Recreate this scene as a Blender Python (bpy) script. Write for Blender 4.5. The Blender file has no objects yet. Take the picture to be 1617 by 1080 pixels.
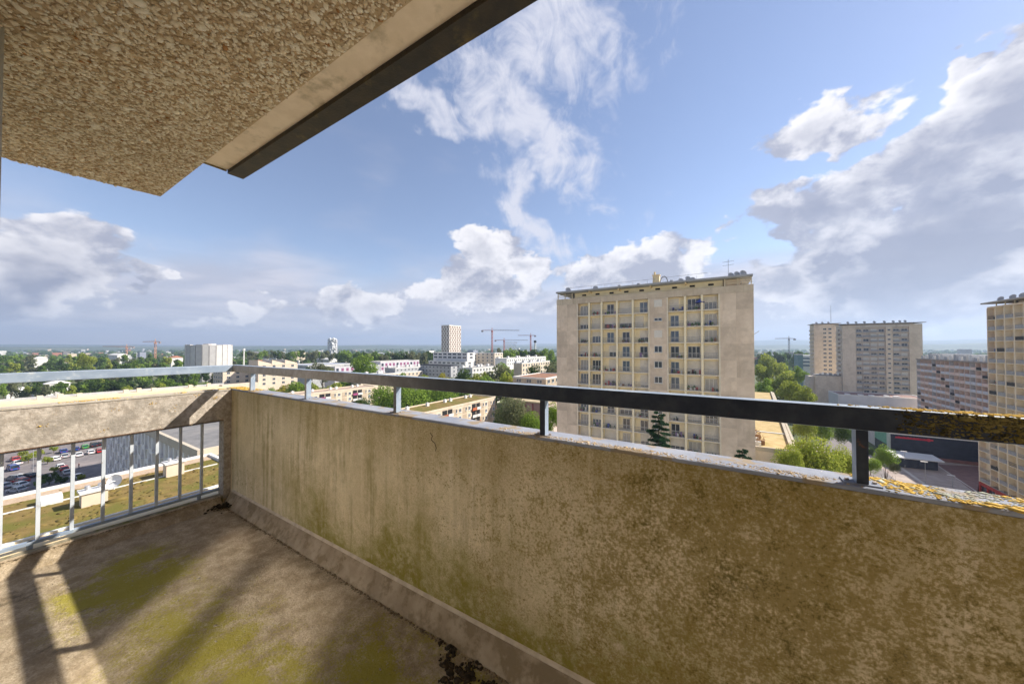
import bpy, bmesh, math, random
import numpy as np
from math import radians, sin, cos, pi, sqrt, atan2
from mathutils import Vector, Matrix
random.seed(7); RS = np.random.RandomState(11)
SC = bpy.context.scene; COL = SC.collection

# ------------------------------------------------------------------ camera, sky, sun, exposure
CAMZ = 40.0                      # eye height above the street; x runs along the balcony front, y points out of it
YAW = radians(58.6)
RV = Vector((sin(YAW), cos(YAW), 0)); FV = Vector((-cos(YAW), sin(YAW), 0))
PITCH = radians(.87); FPX = 525.0
cam = bpy.data.cameras.new('camera'); camo = bpy.data.objects.new('camera', cam); COL.objects.link(camo)
cam.sensor_width = 36; cam.lens = FPX / 1617 * 36; cam.clip_start = .02; cam.clip_end = 60000
camo.location = (0, 0, CAMZ); camo.rotation_euler = (radians(90) + PITCH, 0, atan2(-FV.x, FV.y))
SC.camera = camo
SUN = Vector((.694 * cos(radians(37.95)), .72 * cos(radians(37.95)), sin(radians(37.95)))).normalized()
sl = bpy.data.lights.new('sun', 'SUN'); slo = bpy.data.objects.new('sun', sl); COL.objects.link(slo)
sl.energy = 4.0; sl.angle = radians(.6); sl.color = (1, .93, .82)
slo.location = (0, 0, 90); slo.rotation_euler = SUN.to_track_quat('Z', 'Y').to_euler()
SC.view_settings.view_transform = 'Standard'; SC.view_settings.look = 'None'
SC.view_settings.exposure = 1.15; SC.view_settings.gamma = 1; SC.view_settings.use_curve_mapping = False
SC.cycles.max_bounces = 8; SC.cycles.diffuse_bounces = 5; SC.cycles.sample_clamp_indirect = 30; SC.cycles.blur_glossy = 0; SC.cycles.caustics_reflective = True
SC.cycles.use_guiding = True; SC.cycles.use_surface_guiding = True; SC.cycles.use_volume_guiding = False
SC.cycles.use_denoising = True

def ray(px, py):
    x = (px - 808.5) / FPX; y = -(py - 540) / FPX
    return RV * x + FV * (cos(PITCH) - y * sin(PITCH)) + Vector((0, 0, sin(PITCH) + y * cos(PITCH)))
def on(px, py, ax, val):
    r = ray(px, py); c = Vector((0, 0, CAMZ)); return c + r * ((val - c[ax]) / r[ax])
def dep(px, py, D):
    return Vector((0, 0, CAMZ)) + ray(px, py) * D
def azel(px, py):
    r = ray(px, py).normalized(); return math.atan2(r.x, r.y), math.asin(r.z)

def world():
    w = bpy.data.worlds.new('World'); SC.world = w; w.use_nodes = True
    w.cycles.sampling_method = 'MANUAL'; w.cycles.sample_map_resolution = 512
    nt = w.node_tree; nt.nodes.clear(); N = nt.nodes.new; L = nt.links.new
    def M(op, a, b=None, c=None):
        n = N('ShaderNodeMath'); n.operation = op
        for i, v in enumerate((a, b, c)):
            if v is None: continue
            if isinstance(v, (int, float)): n.inputs[i].default_value = v
            else: L(v, n.inputs[i])
        return n.outputs[0]
    def smooth(v, a, b, lo=0., hi=1.):
        n = N('ShaderNodeMapRange'); n.interpolation_type = 'SMOOTHSTEP'
        L(v, n.inputs['Value']); n.inputs['From Min'].default_value = a; n.inputs['From Max'].default_value = b
        n.inputs['To Min'].default_value = lo; n.inputs['To Max'].default_value = hi
        return n.outputs[0]
    out = N('ShaderNodeOutputWorld'); bg = N('ShaderNodeBackground'); L(bg.outputs[0], out.inputs[0])
    sky = N('ShaderNodeTexSky'); sky.sky_type = 'NISHITA'; sky.sun_disc = False
    sky.sun_elevation = math.asin(SUN.z); sky.sun_rotation = math.atan2(SUN.x, SUN.y)
    sky.altitude = 100; sky.air_density = 1.0; sky.dust_density = .15; sky.ozone_density = 2.2
    tc = N('ShaderNodeTexCoord'); d = tc.outputs['Generated']
    sep = N('ShaderNodeSeparateXYZ'); L(d, sep.inputs[0])
    az = M('ARCTAN2', sep.outputs[0], sep.outputs[1]); el = M('ARCSINE', sep.outputs[2])
    ae = N('ShaderNodeCombineXYZ'); L(az, ae.inputs[0]); L(el, ae.inputs[1])
    def noise(vec, scale, detail=8, rough=.6, dist=0., stretch=(1, 1, 1), off=(0, 0, 0), col=False):
        m = N('ShaderNodeMapping'); m.inputs['Scale'].default_value = stretch; m.inputs['Location'].default_value = off
        L(vec, m.inputs[0]); n = N('ShaderNodeTexNoise'); n.inputs['Scale'].default_value = scale
        n.inputs['Detail'].default_value = detail; n.inputs['Roughness'].default_value = rough
        n.inputs['Distortion'].default_value = dist; L(m.outputs[0], n.inputs[0]); return n.outputs['Color' if col else 'Fac']
    # bend the cloud banks so that no outline is a plain ellipse
    wv = N('ShaderNodeVectorMath'); wv.operation = 'SUBTRACT'; L(noise(d, 4.5, 4, .6, 0, (1, 1, 1.6), col=True), wv.inputs[0]); wv.inputs[1].default_value = (.5, .5, .5)
    ws = N('ShaderNodeVectorMath'); ws.operation = 'MULTIPLY_ADD'; L(wv.outputs[0], ws.inputs[0]); ws.inputs[1].default_value = (.34, .24, 0); L(ae.outputs[0], ws.inputs[2])
    aw = ws.outputs[0]
    def blob(px, py, qx, qy, wid, amp=1.):
        # soft bank between two directions: long axis from p to q, half width wid (radians)
        a = azel(px, py); b = azel(qx, qy)
        c = ((a[0] + b[0]) / 2, (a[1] + b[1]) / 2); ln = max(math.hypot(b[0] - a[0], b[1] - a[1]) / 2 + wid * .3, wid)
        ang = math.atan2(b[1] - a[1], b[0] - a[0])
        m = N('ShaderNodeMapping'); m.vector_type = 'TEXTURE'
        m.inputs['Location'].default_value = (c[0], c[1], 0); m.inputs['Rotation'].default_value = (0, 0, ang)
        m.inputs['Scale'].default_value = (ln, wid, 1); L(aw, m.inputs[0])
        ln_ = N('ShaderNodeVectorMath'); ln_.operation = 'LENGTH'; L(m.outputs[0], ln_.inputs[0])
        return smooth(ln_.outputs['Value'], 1.8, .0, 0, amp)
    def mx(items):
        r = items[0]
        for i in items[1:]: r = M('MAXIMUM', r, i)
        return r
    # the cumulus banks and the streaks seen from the balcony, and scattered fair-weather cloud everywhere else
    cum = mx([blob(1250, 440, 1720, 330, .15, 1.15), blob(1330, 350, 1640, 210, .12), blob(1500, 170, 1680, 90, .10),
              blob(1180, 235, 1400, 160, .048), blob(1440, 125, 1500, 112, .022, .9), blob(1190, 325, 1440, 320, .06),
              blob(640, 470, 870, 440, .085), blob(720, 400, 850, 400, .06), blob(860, 430, 1130, 405, .06), blob(470, 500, 640, 480, .05, .85),
              blob(-60, 375, 180, 380, .055), blob(-80, 440, 170, 430, .075), blob(195, 425, 265, 465, .02, .85),
              blob(1180, 455, 1270, 410, .07), blob(540, 470, 1180, 462, .055, .72), blob(1150, 390, 1330, 300, .05, .6), blob(1180, 480, 1700, 490, .05, .7), blob(250, 500, 560, 505, .03, .66), blob(1500, 470, 1720, 450, .05, .9)])
    wide = noise(d, 2.1, 3, .5, 0, (1, 1, 1.3), (3.1, 1.7, 0))
    outside = M('MULTIPLY', smooth(M('ABSOLUTE', M('SUBTRACT', az, azel(808, 540)[0])), 1.0, 1.5), smooth(wide, .42, .68))
    cov = M('MAXIMUM', cum, outside)
    def field(off):
        f = noise(d, 7.5, 7, .58, .15, (1, 1, 1.35), off)
        return M('MULTIPLY_ADD', M('SUBTRACT', f, .5), 2.0, cov)
    dens = field((0, 0, 0)); densb = field((.18, .19, .30))
    cmask = smooth(dens, .47, .66)
    thick = smooth(dens, .66, 1.35)
    lit = smooth(M('SUBTRACT', dens, densb), -.22, .24)
    # streaky high cloud
    cir = mx([blob(760, 20, 1000, 0, .19), blob(690, 70, 960, 310, .085, 1.1), blob(760, 180, 900, 260, .05), blob(790, 270, 850, 390, .07),
              blob(600, 130, 740, 190, .045), blob(780, 340, 920, 390, .045)])
    n2 = noise(d, 8., 6, .66, .9, (1.5, 1.0, 1.1)); n3 = noise(d, 30., 2, .6, .5)
    cirm = smooth(M('ADD', M('MULTIPLY', cir, .78), M('ADD', M('MULTIPLY', n2, 1.4), M('MULTIPLY', n3, .35))), 1.12, 1.75, 0, .84)
    # pale layer cloud and murk low over the horizon
    low = M('ADD', M('MULTIPLY', smooth(el, .34, .03), 1.0), M('MULTIPLY', M('SUBTRACT', noise(d, 3.2, 4, .5, .2, (1, 1, 3.0)), .5), 1.1))
    lowm = smooth(low, .10, .72, 0, .92)
    lown = noise(d, 6., 5, .55, .3, (1, 1, 4.5), (1, 5, 2))
    def rgb(c):
        n = N('ShaderNodeRGB'); n.outputs[0].default_value = (*[x * CLOUD for x in c], 1); return n.outputs[0]
    def mix(f, a, b):
        n = N('ShaderNodeMix'); n.data_type = 'RGBA'; n.clamp_factor = True; L(f, n.inputs['Factor']); L(a, n.inputs['A']); L(b, n.inputs['B']); return n.outputs['Result']
    sc = N('ShaderNodeVectorMath'); sc.operation = 'MULTIPLY'; sc.inputs[1].default_value = (SKY * 1.12, SKY * 1.0, SKY * 1.0); L(sky.outputs[0], sc.inputs[0])
    veil = N('ShaderNodeMix'); veil.data_type = 'RGBA'; veil.inputs['Factor'].default_value = .05; L(sc.outputs[0], veil.inputs['A']); L(rgb((.60, .63, .74)), veil.inputs['B'])
    c = mix(lowm, veil.outputs['Result'], mix(smooth(lown, .38, .66), rgb((.50, .51, .61)), rgb((.68, .66, .73))))
    c = mix(cirm, c, rgb((.74, .74, .82)))
    shade = mix(lit, rgb((.40, .41, .50)), rgb((.98, .95, .96)))
    under = mx([blob(1240, 425, 1660, 390, .10, 1.1), blob(1330, 320, 1640, 280, .06, .8), blob(1480, 215, 1640, 190, .05, .9), blob(-80, 470, 180, 460, .03, .6)])
    shade = mix(M('MINIMUM', M('ADD', M('MULTIPLY', thick, .55), M('MULTIPLY', M('MULTIPLY', under, .95), smooth(dens, .7, 1.3, .45, 1))), .95), shade, rgb((.27, .285, .38)))
    c = mix(M('MULTIPLY', cmask, .94), c, shade)
    L(c, bg.inputs['Color']); bg.inputs['Strength'].default_value = 1.0
SKY = .074; CLOUD = .51; HAZE = 1.6e-4
world()

# ------------------------------------------------------------------ materials
MATS = {}
def mat(name, c1, c2=None, scale=1.0, rough=.85, bump=0.0, bscale=None, stretch=(1, 1, 1), detail=6, c3=None, s3=.2, t3=(.5, .7),
        spec=.3, metal=0.0, lo=.35, hi=.65, coord='pos', bdist=.01, streak=None, grime=None):
    """Principled material: two colours mixed by noise, a third in larger stains, optional vertical run marks and relief."""
    if name in MATS: return MATS[name]
    m = bpy.data.materials.new(name); MATS[name] = m; m.use_nodes = True
    nt = m.node_tree; b = nt.nodes['Principled BSDF']; N = nt.nodes.new; L = nt.links.new
    b.inputs['Roughness'].default_value = rough; b.inputs['Metallic'].default_value = metal
    b.inputs['Specular IOR Level'].default_value = spec
    if c2 is None and not bump:
        b.inputs['Base Color'].default_value = (*c1, 1); return m
    if coord == 'pos': v = N('ShaderNodeNewGeometry').outputs['Position']
    else: v = N('ShaderNodeTexCoord').outputs['Object']
    mp = N('ShaderNodeMapping'); mp.inputs['Scale'].default_value = stretch; L(v, mp.inputs[0])
    def noise(vec, s, d=detail, r=.6):
        n = N('ShaderNodeTexNoise'); n.inputs['Scale'].default_value = s; n.inputs['Detail'].default_value = d
        n.inputs['Roughness'].default_value = r; L(vec, n.inputs[0]); return n.outputs['Fac']
    def ramp(v, a, b_):
        n = N('ShaderNodeMapRange'); n.interpolation_type = 'SMOOTHSTEP'; L(v, n.inputs['Value'])
        n.inputs['From Min'].default_value = a; n.inputs['From Max'].default_value = b_; return n.outputs[0]
    def mix(f, a, b_):
        n = N('ShaderNodeMix'); n.data_type = 'RGBA'; L(f, n.inputs['Factor'])
        for k, x in (('A', a), ('B', b_)):
            if isinstance(x, tuple): n.inputs[k].default_value = (*x, 1)
            else: L(x, n.inputs[k])
        return n.outputs['Result']
    col = mix(ramp(noise(mp.outputs[0], scale), lo, hi), tuple(c1), tuple(c2 or c1))
    if c3: col = mix(ramp(noise(mp.outputs[0], s3, 8, .65), *t3), col, tuple(c3))
    if streak:
        sc, ss, sa = streak
        ms = N('ShaderNodeMapping'); ms.inputs['Scale'].default_value = (ss, ss, ss * .06); L(v, ms.inputs[0])
        f = N('ShaderNodeMath'); f.operation = 'MULTIPLY'; L(ramp(noise(ms.outputs[0], 1, 5), .5, .72), f.inputs[0]); f.inputs[1].default_value = sa
        col = mix(f.outputs[0], col, tuple(sc))
    L(col, b.inputs['Base Color'])
    if bump:
        bn = N('ShaderNodeBump'); bn.inputs['Strength'].default_value = bump; bn.inputs['Distance'].default_value = bdist
        L(noise(mp.outputs[0], bscale or scale * 4, 8, .65), bn.inputs['Height']); L(bn.outputs[0], b.inputs['Normal'])
    return m

def glass(name, tint=(.05, .06, .08), rough=.06):
    if name in MATS: return MATS[name]
    m = bpy.data.materials.new(name); MATS[name] = m; m.use_nodes = True
    b = m.node_tree.nodes['Principled BSDF']; b.inputs['Base Color'].default_value = (*tint, 1)
    b.inputs['Roughness'].default_value = rough; b.inputs['Specular IOR Level'].default_value = .8
    return m

# ------------------------------------------------------------------ helpers
WL = {}                                                  # world location of each object made here
class MB:
    def __init__(s): s.v = []; s.f = []; s.m = []
    def add(s, vs, fs, m=0):
        o = len(s.v); s.v += [tuple(p) for p in vs]; s.f += [tuple(i + o for i in f) for f in fs]
        s.m += [m] * len(fs) if isinstance(m, int) else list(m); return s
    def box(s, x0, x1, y0, y1, z0, z1, m=0):
        x0, x1 = min(x0, x1), max(x0, x1); y0, y1 = min(y0, y1), max(y0, y1); z0, z1 = min(z0, z1), max(z0, z1)
        return s.add([(x0, y0, z0), (x1, y0, z0), (x1, y1, z0), (x0, y1, z0), (x0, y0, z1), (x1, y0, z1), (x1, y1, z1), (x0, y1, z1)],
                     [(0, 3, 2, 1), (4, 5, 6, 7), (0, 1, 5, 4), (1, 2, 6, 5), (2, 3, 7, 6), (3, 0, 4, 7)], m)
    def prism(s, poly, z0, z1, m=0, mt=None):
        n = len(poly)
        vs = [(x, y, z0) for x, y in poly] + [(x, y, z1) for x, y in poly]
        fs = [tuple(range(n - 1, -1, -1)), tuple(range(n, 2 * n))] + [(i, (i + 1) % n, (i + 1) % n + n, i + n) for i in range(n)]
        return s.add(vs, fs, [m, m if mt is None else mt] + [m] * n)
    def bar(s, p, q, w, h=None, m=0):
        p, q = Vector(p), Vector(q); h = h or w; d = (q - p).normalized()
        a = d.cross(Vector((0, 0, 1)));  a = a.normalized() if a.length > 1e-4 else Vector((1, 0, 0))
        b = a.cross(d).normalized(); a = a * w / 2; b = b * h / 2
        return s.add([p - a - b, p + a - b, p + a + b, p - a + b, q - a - b, q + a - b, q + a + b, q - a + b],
                     [(0, 1, 2, 3), (7, 6, 5, 4), (0, 4, 5, 1), (1, 5, 6, 2), (2, 6, 7, 3), (3, 7, 4, 0)], m)
    def tube(s, p, q, r0, r1=None, n=8, m=0):
        p, q = Vector(p), Vector(q); r1 = r0 if r1 is None else r1; d = (q - p).normalized()
        a = d.cross(Vector((0, 0, 1)) if abs(d.z) < .95 else Vector((1, 0, 0))).normalized(); b = d.cross(a)
        vs = []
        for c, r in ((p, r0), (q, r1)):
            vs += [c + a * (r * cos(2 * pi * k / n)) + b * (r * sin(2 * pi * k / n)) for k in range(n)]
        return s.add(vs, [(k, (k + 1) % n, n + (k + 1) % n, n + k) for k in range(n)] + [tuple(range(n - 1, -1, -1)), tuple(range(n, 2 * n))], m)
    def mesh(s, name, mats, off=(0, 0, 0)):
        me = bpy.data.meshes.new(name); ox, oy, oz = off
        me.from_pydata([(x - ox, y - oy, z - oz) for x, y, z in s.v], [], s.f)
        for k in mats: me.materials.append(k)
        if len(mats) > 1: me.polygons.foreach_set('material_index', s.m)
        me.update(); return me
    def build(s, name, mats, parent=None, loc=None):
        mats = mats if isinstance(mats, (list, tuple)) else [mats]
        w = WL[parent.name] if parent else Vector(loc or (0, 0, 0))
        return put(name, s.mesh(name, mats, w), parent, w)

def put(name, me, parent=None, loc=(0, 0, 0), rz=0.0, scale=None):
    o = bpy.data.objects.new(name, me); COL.objects.link(o); loc = Vector(loc)
    if parent: o.parent = parent; o.location = loc - WL[parent.name]
    else: o.location = loc
    o.rotation_euler = (0, 0, rz)
    if scale: o.scale = scale
    WL[o.name] = loc; return o
def tag(o, label=None, cat=None, group=None, kind=None):
    for k, v in (('label', label), ('category', cat), ('group', group), ('kind', kind)):
        if v: o[k] = v
    return o
def thing(name, label, cat, loc=(0, 0, 0), group=None):
    return tag(put(name, None, None, loc), label, cat, group)
def bevel(o, w, seg=2):
    md = o.modifiers.new('bevel', 'BEVEL'); md.width = w; md.segments = seg; md.limit_method = 'ANGLE'
    return o
def arr_mesh(name, v, f, mats, smooth=False, mi=None):
    """mesh from numpy arrays; every face with the same number of corners"""
    me = bpy.data.meshes.new(name); n = f.shape[1]
    me.vertices.add(len(v)); me.vertices.foreach_set('co', np.ascontiguousarray(v, np.float32).ravel())
    me.loops.add(f.size); me.loops.foreach_set('vertex_index', np.ascontiguousarray(f, np.int32).ravel())
    me.polygons.add(len(f)); me.polygons.foreach_set('loop_start', np.arange(0, f.size, n, dtype=np.int32))
    me.polygons.foreach_set('loop_total', np.full(len(f), n, np.int32))
    for k in (mats if isinstance(mats, (list, tuple)) else [mats]): me.materials.append(k)
    if mi is not None: me.polygons.foreach_set('material_index', np.asarray(mi, np.int32))
    me.polygons.foreach_set('use_smooth', np.full(len(f), smooth)); me.update(); me.validate(); return me

# facade frames: s runs along the wall, d outwards, z up
FACE = {'-y': (lambda P, s, d, z: (s, P - d, z), 0.0), '+x': (lambda P, s, d, z: (P + d, s, z), pi / 2), '-x': (lambda P, s, d, z: (P - d, s, z), -pi / 2)}
def fbox(mb, face, P, s0, s1, d0, d1, z0, z1, m=0):
    T = FACE[face][0]; a = T(P, s0, d0, z0); b = T(P, s1, d1, z1)
    return mb.box(a[0], b[0], a[1], b[1], a[2], b[2], m)
_win = {}
def winmesh(w, h, leaves, fm, gm, fr=.07, sill=True, dp=.10):
    """window: frame of real section, panes set back, a sill; centred on its foot, facing -y"""
    k = (round(w, 2), round(h, 2), leaves, fm.name, gm.name, sill)
    if k in _win: return _win[k]
    b = MB()
    dp = -.001; b.box(-w / 2, w / 2, -.075, dp, 0, fr); b.box(-w / 2, w / 2, -.075, dp, h - fr, h)
    b.box(-w / 2, -w / 2 + fr, -.075, dp, fr, h - fr); b.box(w / 2 - fr, w / 2, -.075, dp, fr, h - fr)
    for i in range(1, leaves):
        x = -w / 2 + w * i / leaves; b.box(x - fr * .6, x + fr * .6, -.065, dp, fr, h - fr)
    b.add([(-w / 2 + fr, -.012, fr), (w / 2 - fr, -.012, fr), (w / 2 - fr, -.012, h - fr), (-w / 2 + fr, -.012, h - fr)], [(0, 1, 2, 3)], 1)
    if sill: b.box(-w / 2 - .08, w / 2 + .08, -.18, dp, -.08, -.002)
    _win[k] = b.mesh('window', [fm, gm]); return _win[k]
def window(parent, face, P, s, z, w, h, leaves, fm, gm, name='window', sill=True):
    T, rz = FACE[face]
    return put(name, winmesh(w, h, leaves, fm, gm, sill=sill), parent, T(P, s, .0, z), rz)

# ------------------------------------------------------------------ ground, roads, hills
GR = mat('meadow_and_scrub', (.075, .10, .035), (.13, .14, .06), .02, .95, c3=(.20, .18, .14), s3=.006, t3=(.55, .75))
ASPH = mat('asphalt', (.17, .15, .15), (.23, .205, .20), .6, .9, c3=(.28, .24, .23), s3=.08)
def sheet(name, poly, z, m, kind='structure'):
    b = MB(); b.add([(x, y, z) for x, y in poly], [tuple(range(len(poly)))])
    o = b.build(name, m); tag(o, kind=kind); return o
sheet('ground', [(-30000, -30000), (30000, -30000), (30000, 30000), (-30000, 30000)], 0, GR)
PAV = mat('plaza_paving', (.36, .29, .25), (.44, .36, .31), .5, .85, c3=(.28, .22, .20), s3=.12)
PAVR = mat('red_paving', (.20, .115, .10), (.25, .15, .13), .6, .85)
PALE = mat('pale_paving', (.50, .45, .40), (.58, .53, .47), .5, .85)

# ------------------------------------------------------------------ the balcony (u along the front wall from the corner, v inwards, zl above the ledge)
def X(u): return u - 3.397
def Y(v): return 1.139 - v
def Z(z): return CAMZ - 1.2 + z
def lbox(mb, u0, u1, v0, v1, z0, z1, m=0): return mb.box(X(u0), X(u1), Y(v0), Y(v1), Z(z0), Z(z1), m)

def nodes_mat(name):
    m = bpy.data.materials.new(name); MATS[name] = m; m.use_nodes = True
    nt = m.node_tree; b = nt.nodes['Principled BSDF']; N = nt.nodes.new; L = nt.links.new
    class K: pass
    k = K(); k.m = m; k.b = b; k.N = N; k.L = L
    k.pos = N('ShaderNodeNewGeometry').outputs['Position']
    s = N('ShaderNodeSeparateXYZ'); L(k.pos, s.inputs[0]); k.x, k.y, k.z = s.outputs
    def math_(op, a, b_=None, c=None):
        n = N('ShaderNodeMath'); n.operation = op
        for i, v in enumerate((a, b_, c)):
            if v is None: continue
            if isinstance(v, (int, float)): n.inputs[i].default_value = v
            else: L(v, n.inputs[i])
        return n.outputs[0]
    k.math = math_
    def noise(s, stretch=(1, 1, 1), d=6, r=.6, off=(0, 0, 0), dist=0):
        mp = N('ShaderNodeMapping'); mp.inputs['Scale'].default_value = stretch; mp.inputs['Location'].default_value = off; L(k.pos, mp.inputs[0])
        n = N('ShaderNodeTexNoise'); n.inputs['Scale'].default_value = s; n.inputs['Detail'].default_value = d; n.inputs['Roughness'].default_value = r
        n.inputs['Distortion'].default_value = dist; L(mp.outputs[0], n.inputs[0]); return n.outputs['Fac']
    k.noise = noise
    def ramp(v, a, b_, lo=0., hi=1.):
        n = N('ShaderNodeMapRange'); n.interpolation_type = 'SMOOTHSTEP'; L(v, n.inputs['Value'])
        n.inputs['From Min'].default_value = a; n.inputs['From Max'].default_value = b_
        n.inputs['To Min'].default_value = lo; n.inputs['To Max'].default_value = hi; return n.outputs[0]
    k.ramp = ramp
    def mix(f, a, b_):
        n = N('ShaderNodeMix'); n.data_type = 'RGBA'
        if isinstance(f, (int, float)): n.inputs['Factor'].default_value = f
        else: L(f, n.inputs['Factor'])
        for q, x in (('A', a), ('B', b_)):
            if isinstance(x, tuple): n.inputs[q].default_value = (*x, 1)
            else: L(x, n.inputs[q])
        return n.outputs['Result']
    k.mix = mix
    def bump(h, st, dist, nrm=None):
        n = N('ShaderNodeBump'); n.inputs['Strength'].default_value = st; n.inputs['Distance'].default_value = dist; L(h, n.inputs['Height'])
        if nrm is not None: L(nrm, n.inputs['Normal'])
        L(n.outputs[0], b.inputs['Normal']); return n.outputs[0]
    k.bump = bump
    b.inputs['Specular IOR Level'].default_value = .2; b.inputs['Roughness'].default_value = .92
    return k

# front wall: sand coloured render, run marks, speckled dark algae thickening to the right and along the top and foot
k = nodes_mat('algae_stained_render')
add = lambda *v: v[0] if len(v) == 1 else k.math('ADD', v[0], add(*v[1:]))
cen = lambda n, a: k.math('MULTIPLY', k.math('SUBTRACT', n, .5), a)
c = k.mix(k.ramp(k.noise(2.6, d=8, r=.65), .32, .68), (.68, .56, .35), (.86, .73, .50))
grain = k.noise(190, d=4, r=.75)
c = k.mix(k.ramp(grain, .44, .64, 0, .40), c, (.42, .33, .17))
right = k.ramp(k.x, -1.9, .5); left = k.ramp(k.x, -.2, -1.8)
# run marks, strongest on the far half
run = add(k.noise(1, (8, 8, .9), 6, .64, (0, 0, 0), .25), cen(k.noise(1, (31, 31, 1.3), 4, .6), .45), cen(k.noise(14, d=6, r=.7), .45))
c = k.mix(k.math('MULTIPLY', k.ramp(run, .44, .74, 0, .80), k.math('MULTIPLY_ADD', left, .5, .5)), c, (.35, .275, .115))
run2 = add(k.noise(1, (15, 15, 1.1), 5, .6, (4, 2, 0), .3), cen(k.noise(1, (60, 60, 3), 3, .6), .4), cen(k.noise(22, d=5, r=.7), .4))
c = k.mix(k.ramp(run2, .55, .75, 0, .6), c, (.86, .75, .56))
# damp below the coping, hanging down in tongues
tongue = add(k.z, cen(k.noise(1, (5, 5, .4), 6, .65, (3, 3, 1)), .75)); c = k.mix(k.math('MULTIPLY', k.ramp(tongue, Z(.50), Z(.92)), k.ramp(grain, .3, .6, .3, .75)), c, (.31, .23, .085))
# green algae rising from the foot
rise = add(k.math('MULTIPLY', k.z, -1.0), cen(k.noise(2.2, (1, 1, .7), 8, .68, (6, 2, 2), .4), 1.3), cen(grain, .3))
algae = k.math('MULTIPLY', k.ramp(rise, -Z(.50), -Z(.02)), k.math('MULTIPLY', k.ramp(k.x, -2.9, -1.9), k.ramp(k.noise(26, d=5, r=.7), .3, .58, .45, .92)))
c = k.mix(algae, c, (.255, .22, .022))
# speckled dark crust towards the near end
blot = k.noise(2.0, d=9, r=.68, dist=.5, off=(2, 5, 1)); fine = k.noise(110, d=5, r=.78); mid_ = k.noise(24, d=6, r=.7)
al = add(cen(blot, 1.2), cen(fine, 2.0), cen(mid_, 1.0), k.math('MULTIPLY', right, .50))
c = k.mix(k.ramp(al, .20, .56, 0, .80), c, (.29, .205, .048))
c = k.mix(k.ramp(add(al, cen(k.noise(9, d=6, r=.7, off=(8, 1, 1)), 1.2)), .60, .90, 0, .8), c, (.14, .11, .035))
c = k.mix(k.ramp(add(k.noise(5, d=9, r=.74, off=(2, 8, 5)), cen(fine, .25)), .60, .72, 0, .7), c, (.88, .77, .58))
k.L(c, k.b.inputs['Base Color'])
k.bump(add(k.noise(110, d=7, r=.78), k.math('MULTIPLY', k.noise(5, d=6), 2.0), k.math('MULTIPLY', k.noise(30, d=4), .6)), .7, .006)
WALLM = k.m
# side panel: paler cement with grey weathering and specks
k = nodes_mat('weathered_cement')
c = k.mix(k.ramp(k.noise(34, d=6, r=.7), .38, .64), (.33, .285, .235), (.54, .48, .41))
c = k.mix(k.ramp(k.noise(6, d=8, r=.66), .46, .64, 0, .75), c, (.25, .225, .19))
c = k.mix(k.ramp(k.noise(9, d=9, off=(5, 1, 2)), .62, .70, 0, .8), c, (.66, .60, .53))
k.L(c, k.b.inputs['Base Color']); k.bump(k.noise(70, d=8, r=.7), .6, .006); PANELM = k.m
# floor: brown-grey screed, yellow-green moss film, dark dirt
k = nodes_mat('mossy_screed')
c = k.mix(k.ramp(k.noise(11, d=9, r=.72), .36, .66), (.33, .255, .165), (.58, .47, .335))
c = k.mix(k.ramp(k.noise(120, (1, 1, 1), 5, .75), .46, .62, 0, .5), c, (.23, .17, .095))
c = k.mix(k.ramp(k.noise(38, (1, .6, 1), 7, .75, (3, 1, 1), .8), .57, .68, 0, .6), c, (.60, .51, .39))
def spot(px, py, wu, wv):
    p = on(px, py, 2, Z(-.06)); a = k.math('DIVIDE', k.math('SUBTRACT', k.x, p.x), wu); b_ = k.math('DIVIDE', k.math('SUBTRACT', k.y, p.y), wv)
    return k.ramp(k.math('SQRT', k.math('ADD', k.math('MULTIPLY', a, a), k.math('MULTIPLY', b_, b_))), 1.5, .1)
ms = k.math('MAXIMUM', spot(205, 915, .42, .30), k.math('MAXIMUM', k.math('MULTIPLY', spot(330, 1010, .6, .3), .75), k.math('MAXIMUM', k.math('MULTIPLY', spot(420, 1070, .45, .22), .8), k.math('MULTIPLY', spot(640, 1060, .5, .3), .75))))
mo = k.math('ADD', k.math('MULTIPLY', ms, k.ramp(k.noise(3.2, (1, .7, 1), 7, .7, (9, 4, 0), .6), .36, .6, .25, .95)), k.math('ADD', k.math('MULTIPLY', k.math('SUBTRACT', k.noise(7, d=8, r=.68), .5), .9), k.math('MULTIPLY', k.math('SUBTRACT', k.noise(110, d=5, r=.75), .5), 1.6)))
c = k.mix(k.ramp(mo, .15, .66, 0, .88), c, (.35, .305, .035))
dk = k.math('MAXIMUM', spot(372, 795, .16, .12), k.math('MULTIPLY', k.ramp(k.noise(3, d=6, off=(3, 3, 0)), .5, .68), .6))
c = k.mix(k.math('MULTIPLY', k.ramp(k.math('ADD', dk, k.math('MULTIPLY', k.math('SUBTRACT', k.noise(26, d=6), .5), 1.2)), .45, .85), .7), c, (.12, .095, .055))
k.L(c, k.b.inputs['Base Color']); k.bump(k.math('ADD', k.noise(60, d=9, r=.78), k.math('MULTIPLY', k.noise(8, d=4), 1.5)), .9, .014); FLOORM = k.m
GUT = mat('smooth_screed', (.33, .255, .17), (.44, .35, .245), 9, .92, .8, 120, c3=(.25, .19, .115), s3=14, t3=(.44, .62), bdist=.003)
COPE = mat('pale_paint_worn', (.25, .27, .33), (.33, .345, .395), 5, .88, .6, 60, c3=(.31, .25, .18), s3=9, t3=(.5, .6), bdist=.004, spec=.12)
DARKC = mat('crack_dark', (.05, .04, .02))  # dark tone of the hairline crack
LICH = mat('ochre_lichen', (.50, .30, .035), (.66, .44, .10), 60, .95, c3=(.30, .19, .03), s3=25, t3=(.5, .68))
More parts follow.
